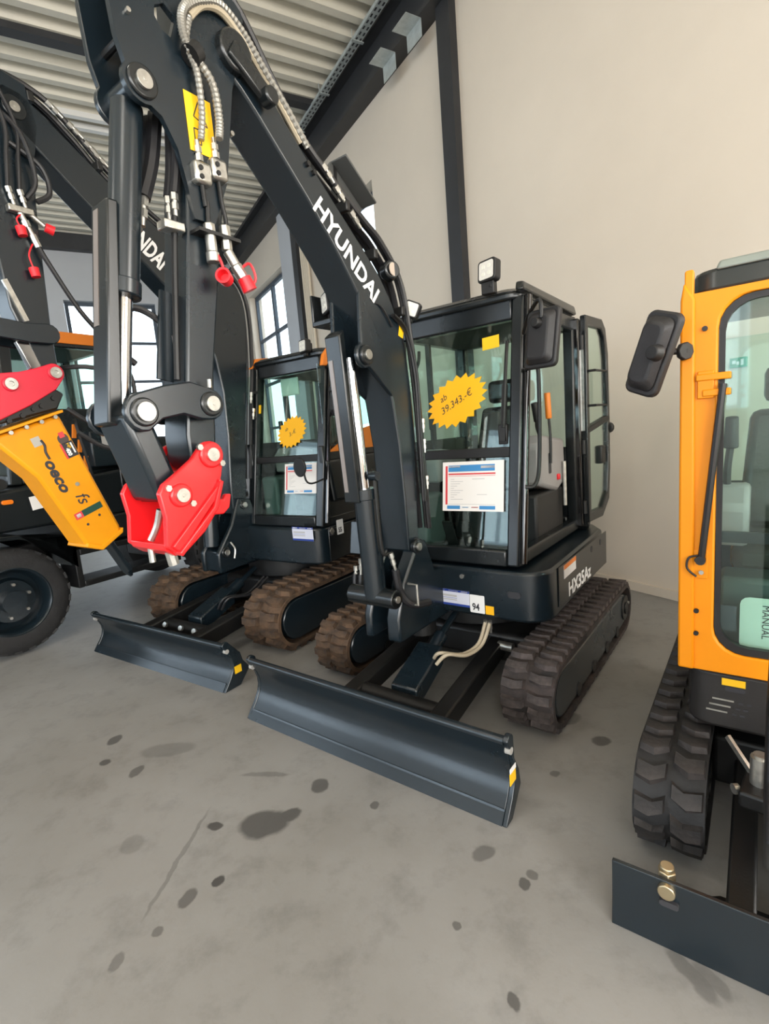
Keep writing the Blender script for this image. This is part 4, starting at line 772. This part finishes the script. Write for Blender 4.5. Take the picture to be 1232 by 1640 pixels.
c0, c1 = Vector((-.05, -.72, 3.72)), Vector((-.05, -.91, 2.55))
MB().cyl(c0, c0.lerp(c1, .6), .058, n=22).build('bucket_cylinder', navy, E2, bevel=.004); MB().cyl(c0.lerp(c1, .6), c1, .032, n=16).build('cylinder_rod', chrome, E2)
MB().bar((.03, -.53, 2.50), (.03, -.45, 2.28), .04, .07).build('polished_plate', chrome, E2, bevel=.004); MB().bar((.05, -.565, 2.86), (.05, -.48, 2.62), .02, .03).build('light_strip', silver, E2)
# couplings with red caps on the stick
for k, dv in enumerate((-.44, -.375)):
    hose(stick2, [(.07, dv - .05, 4.02), (.085, dv + .02, 3.8), (.085, dv + .0, 3.6), (.075, dv - .02, 3.42)], .012); fitting(stick2, (.075, dv - .02, 3.42), (.075, dv, 3.32), .019)
    MB().box((.05, dv - .045, 3.275), (.10, dv + .035, 3.315)).build('pipe_clamp', silver, stick2, bevel=.006)
MB().cyl((.08, -.425, 3.30), (.085, -.355, 3.12), .017, n=12).cyl((.082, -.40, 3.235), (.083, -.39, 3.20), .024, n=6).cyl((.084, -.37, 3.16), (.085, -.345, 3.09), .021, n=6).build('quick_coupling', silver, stick2)
MB().cyl((.08, -.365, 3.29), (.09, -.29, 3.23), .016, n=12).build('quick_coupling', silver, stick2); MB().lathe([(0, 0), (0, .028), (.05, .03), (.05, 0)], (.09, -.285, 3.225), Vector((.2, .9, -.3)).normalized(), n=16).build('protective_cap', redcap, stick2)
for a, c, e in ((-.435, 3.19, 3.27), (-.40, 2.95, 3.10)):
    MB().lathe([(0, 0), (0, .03), (.055, .027), (.055, 0)], (.09, a, c), Vector((.1, .1, -1)).normalized(), n=16).build('protective_cap', redcap, stick2); MB().tube([(.09, a, c), (.095, a - .015, (c + e) / 2), (.09, a + .02, e)], .005).build('cap_strap', redcap, stick2)
hose(E2, [(.088, -.345, 3.09), (.10, -.30, 2.98), (.11, -.16, 2.72), (.11, .02, 2.5), (.15, .12, 2.25), (.15, .06, 2.0), (.13, -.18, 1.95), (.10, -.35, 2.06)], .016)
hose(E2, [(.06, -.40, 3.7), (.09, -.25, 3.6), (.09, -.22, 3.45), (.07, -.30, 3.38)], .017); hose(E2, [(.02, -.42, 3.9), (.10, -.34, 3.75), (.10, -.30, 3.5), (.075, -.36, 3.38)], .015)
hose(E2, [(-.05, -.30, 2.35), (.15, -.10, 2.32), (.20, .12, 2.05), (.18, .10, 1.80), (.12, -.12, 1.78), (.09, -.30, 1.90)], .016)
starburst(M2 @ Vector(onglass(vf2, .55, 1.80)), M2.to_3x3() @ Vector((.93, .06, .36)), M2.to_3x3() @ Vector((-.36, .17, .93)), .185, .14, 20, [('ab', .04, -.07, .035, .05), ('3.-\u20ac', .05, -.04, -.03, .05)], 'yellow starburst price sign on the windshield of the orange-trimmed excavator', 'price starbursts')
info_sheet(M2 @ frame3(onglass(vf2, .475, 1.25), (1, 0, .01), (0, .18, 1)), .38, .27, 'white price sheet behind the round mirror of the orange-trimmed excavator')

# ------------------------------------------------------------------ hydraulic breaker hanging from it
BK = Vector((0, -.09, .79))
HB = empty('hydraulic_breaker', M2 @ BK, -.59259); tag(HB, 'yellow hydraulic breaker with red bracket and black chisel hanging at an angle', 'breaker')
def hb(o): o.location = o.location - BK; return o
hp = circ((-.395, 2.292), .062, -30, 120, 8) + [(-.50, 2.318), (-.60, 2.29), (-.72, 2.275), (-.86, 2.24), (-.92, 2.10), (-.88, 1.99), (-.757, 1.99), (-.573, 2.08), (-.40, 2.185)]
for s_ in (.085, -.215):
    pl_ = hb(MB().px(hp, s_, s_ + .028).build('bracket_plate', crimson, HB, bevel=.006))
for a, c in ((-.395, 2.292), (-.665, 2.212)):
    b_ = hb(MB().cyl((-.23, a, c), (.125, a, c), .045, n=20).build('bracket_boss', crimson, HB, bevel=.006)); MB().lathe([(0, .016), (0, .036), (.014, .036), (.014, .016), (.004, .014), (.004, 0)], (.125, a, c), (1, 0, 0), n=20).build('pin_collar', silver, b_)
hb(MB().px([(-.90, 1.93), (-.40, 2.06), (-.345, 2.16), (-.40, 2.20), (-.57, 2.09), (-.76, 2.0), (-.90, 1.99)], -.17, .085).build('top_block', satin, HB, bevel=.012))
for a, c in ((-.42, 2.13), (-.50, 2.08), (-.62, 2.02), (-.70, 1.99), (-.55, 2.06)): hb(MB().cyl((.085, a, c), (.10, a, c), .016, n=6).build('block_bolt', satin, HB))
hf = [(-.84, 1.905), (-.395, 2.052), (-.392, 2.035), (-.838, 1.888)]
hb(MB().px(hf, -.20, .135).build('flange', yellow, HB, bevel=.003))
for t in (.1, .32, .55, .78): hb(MB().cyl((.10, -.40 - .40 * t, 2.02 - .135 * t), (.122, -.40 - .40 * t, 2.02 - .135 * t), .014, n=6).build('flange_bolt', silver, HB))
hs = [(-.825, 1.885), (-.405, 2.025), (-.12, 1.215), (-.118, 1.165), (-.275, 1.075), (-.375, 1.115), (-.60, 1.62)]
house = hb(MB().px(hs, -.16, .10).build('housing', yellow, HB, bevel=.022))
hb(MB().px([(-.105, 1.195), (-.112, 1.158), (-.275, 1.062), (-.385, 1.108), (-.37, 1.135), (-.28, 1.098)], -.17, .115).build('bottom_collar', yellow, HB, bevel=.006))
ax1 = Vector((0, .285, -.82)).normalized(); ax2 = Vector((0, .82, .285)).normalized(); HM = frame3((.1015, -.69, 1.80) , ax1, ax2)
def hm(x, y): return Matrix.Translation(-BK) @ HM @ Matrix.Translation((x, y, 0))
w_ = MB().tube([(.02, .11, 0), (.06, .115, 0), (.10, .10, 0), (.15, .10, 0)], .008).build('logo_stroke', ink, HB); w_.matrix_local = hm(-.03, .045)
lettering('oeco', .10, hm(.12, .105), ink, HB, shear=.2, bold=.004, sx=1.15)
c_ = card('hp_label', hm(.06, .245), .105, .085, ink, HB); lab(c_, 'black label reading HP 400'); printed(Matrix(), [(.0, .0, .105, .012, redprint), (.012, .065, .085, .075, white)], c_)
lettering('400', .034, Matrix.Translation((.04, .022, .002)), white, c_, bold=.002); lettering('HP', .03, Matrix.Translation((.008, .04, .002)), decal_y, c_)
c_ = card('round_emblem', hm(.0, .25), .07, .07, mat('brown_print', (.07, .05, .045), .5), HB, r=.03); printed(Matrix(), [(-.012, .02, .025, .055, redprint)], c_)
card('grey_label', hm(-.04, .10), .06, .055, mat('grey_label', (.42, .40, .36), .5), HB)
lettering('fs', .12, hm(.40, .17), ink, HB, shear=.3)
c_ = card('green_band', hm(.515, .10), .045, .20, decal_g, HB); printed(Matrix(), [(0, 0, .045, .055, redprint), (.01, .012, .035, .042, white)], c_)
for x_, y_ in ((.62, .15), (.60, .25)): b_ = MB().cyl((x_, y_, 0), (x_, y_, .002), .009, n=10).build('bolt_hole', ink, HB); b_.matrix_local = hm(0, 0)
b_ = MB().cyl((.34, .22, 0), (.34, .22, .006), .014, n=12).build('vent_plug', silver, HB); b_.matrix_local = hm(0, 0)
hb(MB().cyl((-.03, -.195, 1.16), (-.03, -.048, .84), .037, n=20).cyl((-.03, -.048, .84), (-.03, -.025, .79), .037, .012, n=20).build('chisel', navy, HB))

# ------------------------------------------------------------------ wheeled excavator far left
E3 = empty('wheeled_excavator', (-3.40232, 4.40079, 0), -.59259); tag(E3, 'black wheeled excavator with large tyre and orange cab stripe, mostly hidden behind the breaker', 'excavator')
def wheel(root, u, v, r=.5, sg=1, tread=True):
    ty = MB().lathe([(-.30, r * .58), (-.30, r * .80), (-.27, r * .93), (-.20, r * .965), (-.02, r * .965), (.0, r * .93), (.03, r * .80), (.02, r * .62), (.0, r * .58)], (u, v, r), (1, 0, 0), n=48).build('tyre', rubber_n, root)
    if tread:
        me = MB().prism([(-.14, -.035, 0), (.03, -.02, 0), (.03, .045, 0), (-.14, .03, 0)], [(-.14, -.025, .03), (.02, -.012, .028), (.02, .035, .028), (-.14, .02, .03)]).build('x', rubber_n, flat=True); mm = me.data; bpy.data.objects.remove(me)
        for k in range(26):
            a = 2 * math.pi * k / 26
            for s_ in (0, 1):
                aa = a + (s_ * math.pi / 26); M = frame3((u - (.02 if s_ == 0 else .17), v + (r * .95) * math.cos(aa), r + (r * .95) * math.sin(aa)), (1, 0, 0), (0, -math.sin(aa), math.cos(aa))) 
                linked(mm, 'tread_block', ty, M)
    rm = MB().lathe([(-.05, 0), (-.05, r * .38), (-.11, r * .42), (-.13, r * .52), (.005, r * .585), (.02, r * .62), (.022, r * .60), (-.0, r * .56), (-.16, r * .50), (-.16, 0)], (u, v, r), (1, 0, 0), n=40).build('wheel_rim', navy, root)
    MB().lathe([(-.05, r * .2), (.03, r * .2), (.03, 0)], (u, v, r), (1, 0, 0), n=24).build('wheel_hub', navy, rm)
    for k in range(6):
        a = k * math.pi / 3 + .3; MB().cyl((u - .05, v + r * .3 * math.cos(a), r + r * .3 * math.sin(a)), (u - .03, v + r * .3 * math.cos(a), r + r * .3 * math.sin(a)), .014, n=6).build('wheel_nut', silver, rm)
wheel(E3, 0, .05); wheel(E3, 0, 2.45); wheel(E3, -1.5, .05, tread=False); wheel(E3, -1.5, 2.45, tread=False)
MB().box((-1.3, -.3, .42), (-.34, .50, .80)).box((-1.3, 1.85, .42), (-.34, 2.8, .80)).box((-1.3, -.3, .80), (-.34, 2.8, .95)).build('chassis', satin, E3, bevel=.03)
MB().cyl((-1.5, .05, .5), (-.2, .05, .5), .08, n=14).build('axle', satin, E3); MB().cyl((-1.5, 2.45, .5), (-.2, 2.45, .5), .08, n=14).build('axle', satin, E3)
MB().px(circ((.05, .5), .60, 150, 20, 10) + [(.62, .9)] + circ((.05, .5), .56, 20, 150, 10), -.36, .03).build('fender', black, E3, bevel=.008)
step = MB().box((-.30, .60, .46), (.02, .66, .84)).box((-.30, .66, .78), (.02, 1.75, .84)).box((-.30, .66, .46), (.02, 1.75, .52)).box((-.30, 1.70, .46), (.02, 1.75, .84)).build('step_frame', satin, E3, bevel=.008)
MB().box((-1.5, .55, .86), (.0, 2.9, 1.12)).build('lower_body', satin, E3, bevel=.02)
MB().px([(-.15, 1.12), (.62, 1.12), (2.9, 1.12), (2.9, 1.85), (1.5, 1.9), (1.45, 1.6), (.5, 1.52), (-.05, 1.48)], -1.55, -.01).build('upper_body', black, E3, bevel=.03)
MB().box((-.02, 1.2, 1.2), (.0, 2.7, 1.65)).build('service_door', black, E3, bevel=.008); MB().box((-.25, .95, 1.62), (.0, 1.44, 1.98)).build('battery_box', navy, E3, bevel=.015)
cab(E3, -1.15, -.22, .28, .40, 1.42, 1.52, 2.1, 2.92, black, right='panel', side_mid=False)
MB().box((-.225, .38, 2.86), (-.205, 1.43, 2.97)).build('orange_stripe', orange2, E3, bevel=.004); MB().box((-1.16, .36, 2.90), (-.2, .40, 2.98)).build('orange_stripe', orange2, E3, bevel=.004)
for z0, z1, vv in ((1.92, 2.05, .80), (1.78, 1.9, .83), (1.58, 1.74, .86)): MB().bar((.0, vv, z0), (.004, vv + .02, z1), .03, .03).build('orange_reflector', orange2, E3)
MB().tube([(-.01, .84, 2.1), (.05, .82, 2.0), (.05, .88, 1.6), (-.01, .92, 1.5)], .014).build('grab_rail', satin, E3)
card('paper_note', frame3((.003, .33, 1.285), (0, .175, .02), (0, -.03, .125)), .175, .125, paper, E3); card('paper_note', frame3((.003, 1.06, 1.82), (0, 1, 0), (0, 0, 1)), .15, .15, mat('grey_paper', (.45, .45, .44), .6), E3); card('paper_note', frame3((.003, 1.06, 2.0), (0, 1, 0), (0, 0, 1)), .07, .12, paper, E3)
MB().px(rrect(.10, 1.37, .19, 1.41, .018), -.01, .014).build('side_marker', mat('amber_lamp', (.85, .2, .01), .25), E3, bevel=.004); MB().px(circ((.12, 1.55), .05, 0, 330, 12), -.01, .012).build('vent_cap', satin, E3, bevel=.004)
MB().px([(.6, 1.85), (.3, 2.6), (-.6, 3.9), (-1.0, 4.0), (-.7, 3.5), (.1, 2.3), (.3, 1.7)], -1.5, -1.28).build('boom', navy, E3, bevel=.012)

# ------------------------------------------------------------------ yellow mini excavator on the right
E4 = empty('mini_excavator', (.66427, 1.51285, 0), -.64); tag(E4, 'yellow-orange cab mini excavator cut off by the picture edge', 'excavator', 'tracked excavators')
bl = MB().px([(0, 0), (.012, .10), (.014, .235), (.03, .235), (.03, .10), (.02, 0)], 0, 1.0).build('blade', navy, E4, bevel=.003)
MB().prism([(0.15, .03, .02), (.18, .03, .02), (.18, .03, .21), (.15, .03, .21)], [(0.15, .12, .02), (.18, .12, .02), (.18, .12, .14), (.15, .12, .14)]).build('blade_rib', navy, bl)
MB().pz([(.03, .03), (.97, .03), (.70, .22), (.30, .22)], .05, .075).build('blade_web', satin, bl)
MB().cyl((.16, .055, .19), (.16, .055, .245), .028, n=6).cyl((.16, .055, .245), (.16, .055, .26), .022, n=16).build('lifting_bolt', mat('brass_bolt', (.55, .46, .30), .3, metal=.9), bl, bevel=.003)
MB().cyl((.165, -.002, .205), (.165, .05, .205), .026, n=16).build('lifting_bolt', mat('brass_bolt', (0, 0, 0)), bl, bevel=.003); MB().py(rrect(.145, .155, .20, .175, .009), -.001, .02).build('slot', ink, bl)
track(E4, .005, .245, .52, 1.755, .215, .022, 32, rubber_n, lug_n, chev=.016); track(E4, .755, .995, .52, 1.755, .215, .022, 32, rubber_n, lug_n, chev=.016)
MB().box((.24, .75, .14), (.76, 1.5, .36)).build('undercarriage_frame', satin, E4, bevel=.02); MB().cyl((.5, 1.13, .36), (.5, 1.13, .48), .28, n=30).build('slew_ring', satin, E4)
MB().bar((.36, .04, .14), (.36, .85, .24), .08, .09).build('push_arm', satin, E4, bevel=.01); MB().bar((.64, .04, .14), (.64, .85, .24), .08, .09).build('push_arm', satin, E4, bevel=.01)
MB().pz([(.16, .75)] + circ((.24, .68), .08, 180, 270, 5) + [(.80, .60), (.90, .75), (.90, 1.5), (.72, 1.68), (.30, 1.68), (.14, 1.5)], .48, .715).build('upper_body', mat('warm_black_plastic', (.022, .020, .019), .42, bump=.08, bscale=300), E4, bevel=.015)
for k, (zz, uu) in enumerate(((.60, .245), (.575, .235), (.55, .225))):
    MB().box((uu, .598, zz), (uu + .07, .606, zz + .006)).build('vent_slot', silver, E4, flat=True)
    for i in range(2): MB().box((uu + .085 + .025 * i, .598, zz - .004), (uu + .10 + .025 * i, .604, zz + .004)).build('vent_hole', ink, E4, flat=True)
card('yellow_decal', frame3((.275, .599, .665), (1, 0, -.0), (0, 0, 1)), .075, .028, decal_y, E4); MB().py(rrect(.285, .642, .35, .66, .008), .598, .604).build('recess', ink, E4)
# cab of the mini: ring-shaped orange front, dark seals, single windshield
def ring(o_, i_, y0, y1, yt=None):
    b = MB(); n = len(o_); yt = yt or (lambda z: 0)
    vs = [(x, y0 + yt(z), z) for x, z in o_] + [(x, y0 + yt(z), z) for x, z in i_] + [(x, y1 + yt(z), z) for x, z in o_] + [(x, y1 + yt(z), z) for x, z in i_]
    return b.add(vs, [f for i in range(n) for j in [(i + 1) % n] for f in ((i, j, n + j, n + i), (2 * n + j, 2 * n + i, 3 * n + i, 3 * n + j), (i, 2 * n + i, 2 * n + j, j), (n + j, 3 * n + j, 3 * n + i, n + i))])
U0, U1 = .130, .86
ring(rrect(U0, .72, U1, 2.12, .03, 6), rrect(.245, .80, .745, 2.092, .10, 6), .575, .625).build('cab_front', orange, E4, bevel=.008)
ring(rrect(.247, .802, .743, 2.090, .10, 6), rrect(.265, .83, .725, 2.07, .09, 6), .585, .61).build('windshield_seal', plastic, E4)
MB().py(rrect(.255, .81, .735, 2.08, .09, 6), .596, .602).build('windshield', glass, E4, flat=True)
MB().box((.262, .606, 1.225), (.728, .625, 1.265)).build('windshield_rail', plastic, E4)
MB().py([(U0, .722), (U0 + .055, .722), (U0 + .05, 1.4), (U0 + .045, 2.1), (U0 + .01, 2.16), (U0, 2.1)], .563, .58).build('corner_flange', orange, E4, bevel=.008)
MB().py(rrect(U0 + .012, 2.10, U0 + .04, 2.20, .008), .57, .60).build('roof_hook', orange, E4, bevel=.004)
F4 = MB()
for u_ in (U0 + .03, U1 - .03): F4.bar((u_, 1.45, .72), (u_, 1.45, 2.1), .05, .06).bar((u_, .62, .76), (u_, 1.45, .76), .05, .08).bar((u_, .62, 2.08), (u_, 1.45, 2.08), .05, .07)
F4.build('cab_frame', orange, E4, bevel=.01)
MB().box((U0 + .01, .64, 1.3), (U0 + .016, 1.42, 2.04)).build('side_glass', glass, E4, flat=True); MB().box((U0 + .005, .63, .76), (U0 + .05, 1.44, 1.3)).build('side_panel', orange, E4, bevel=.008)
MB().box((U1 - .016, .64, 1.3), (U1 - .01, 1.42, 2.04)).build('side_glass', glass, E4, flat=True); MB().box((U1 - .05, .63, .76), (U1 - .005, 1.44, 1.3)).build('side_panel', orange, E4, bevel=.008)
MB().box((U0 + .06, 1.46, 1.35), (U1 - .06, 1.466, 2.04)).build('rear_glass', glass, E4, flat=True); MB().box((U0 + .05, 1.44, .76), (U1 - .05, 1.48, 1.35)).build('rear_panel', plastic, E4, bevel=.01)
rp = rrect(U0 + .03, .60, U1 - .01, 1.5, .08)
MB().prism([(x, y, 2.118) for x, y in rp], [(x, y + .015, 2.20) for x, y in rp]).build('cab_roof', mat('dark_roof_plastic', (.03, .034, .033), .25), E4, bevel=.015)
MB().prism([(.23, .60, 2.19), (.80, .60, 2.19), (.80, 1.3, 2.21), (.23, 1.3, 2.21)], [(.24, .63, 2.225), (.78, .63, 2.225), (.78, 1.3, 2.235), (.24, 1.3, 2.235)]).build('roof_lid', mat('pale_roof_panel', (.25, .28, .25), .3), E4, bevel=.01)
MB().box((U0 + .06, .66, .725), (U1 - .06, 1.42, .77)).build('cab_floor', plastic, E4)
seat(E4, .50, 1.15, .72, mat('seat_in_cloudy_film', (.045, .045, .038), .25, bump=.6, bscale=12))
console(E4, .70, .95, .72); console(E4, .27, .95, .72); MB().box((.25, .72, .78), (.45, .9, 1.06)).build('foot_box', mat('teal_grey_plastic', (0, 0, 0)), E4, bevel=.02)
pk = card('manual_pocket', frame3((.325, .645, .80), (1, 0, 0), (0, .02, 1)), .34, .21, mat('green_white_card', (.55, .66, .58), .5), E4, r=.03); lab(pk, "operator's manual sheet"); 
for k, t in enumerate(("OPERATOR'S", 'MANUAL')): lettering(t, .032, Matrix.Translation((.105 - .036 * k, .185, .002)) @ Matrix.Rotation(-math.pi / 2, 4, 'Z'), ink, pk)
card('spine_label', frame3((.265, .643, .87), (1, 0, 0), (0, 0, 1)), .05, .10, mat('dark_label', (.05, .055, .07), .5), E4)
for (zz, a, c) in ((.96, .19, .2), (1.16, .19, .2), (.87, .19, .2), (1.995, .205, .2)): MB().cyl((a, .574, zz), (a, .566, zz), .009, n=10).build('cab_screw', satin, E4)
MB().py(rrect(.175, 1.09, .225, 1.20, .004), .568, .576).build('strut_plate', orange, E4, bevel=.002); MB().cyl((.205, .568, 1.115), (.205, .560, 1.115), .009, n=6).build('plate_screw', silver, E4)
MB().tube([(.205, .555, 1.165), (.235, .553, 1.50), (.262, .56, 1.80)], .012, n=8).build('gas_strut', satin, E4); MB().cyl((.203, .568, 1.165), (.203, .54, 1.165), .017, n=12).build('strut_joint', plastic, E4)
MB().tube([(.195, .562, 1.18), (.165, .555, 1.17), (.16, .555, 1.13), (.19, .555, 1.10)], .004).build('strut_cable', hosem, E4)
for zz in (1.775, 1.83): MB().box((.18 if zz > 1.8 else .20, .558, zz - .014), (.285, .572, zz + .010)).build('hinge_tab', orange, E4, bevel=.004)
MB().box((.185, .562, 1.755), (.235, .575, 1.85)).build('hinge_plate', orange, E4, bevel=.003)
mirror(E4, (.058, .50, 1.925), (.80, -.46, -.33), (.27, -.06, .95), .135, .29, joint=(.050, .01))
MB().cyl((.09, .52, 1.93), (.155, .545, 1.925), .012, n=10).cyl((.14, .548, 1.925), (.155, .535, 1.925), .032, n=8).build('mirror_mount', plastic, E4, bevel=.005)
MB().cyl((.165, .57, 1.93), (.165, .57, 2.02), .006, n=8).build('chrome_clip', silver, E4)
# swing bracket, boom folded up beyond the frame
MB().px([(.05, .34), (.05, .46), (.22, .52), (.60, .52), (.60, .34)], .50, .64).build('swing_bracket', satin, E4, bevel=.012)
MB().cyl((.40, .40, .36), (.40, .40, .52), .03, n=14).cyl((.40, .40, .52), (.40, .40, .53), .022, n=14).build('swing_cylinder_pin', silver, E4); MB().bar((.30, .52, .50), (.40, .42, .40), .012, .02).build('lever', silver, E4)
MB().pz([(.34, .32), (.52, .30), (.52, .46), (.36, .48)], .36, .42).build('swing_lug', satin, E4, bevel=.01); MB().cyl((.34, .38, .39), (.325, .37, .39), .018, n=10).build('grease_nipple', silver, E4)
MB().px([(.05, .40), (.20, .46), (.16, 1.2), (.02, 1.75), (-.30, 2.15), (-.40, 2.12), (-.36, 2.02), (-.10, 1.65), (.0, 1.2)], .53, .62).build('boom', orange, E4, bevel=.01)
MB().px([(-.42, 2.25), (-.28, 2.25), (-.24, 1.2), (-.30, 1.15), (-.36, 1.2)], .535, .615).build('stick', orange, E4, bevel=.008)
MB().px([(-.36, 1.22), (-.24, 1.22), (-.10, .95), (-.14, .74), (-.35, .70), (-.42, .82), (-.30, .88), (-.24, 1.0)], .40, .76).build('bucket', satin, E4, bevel=.008)
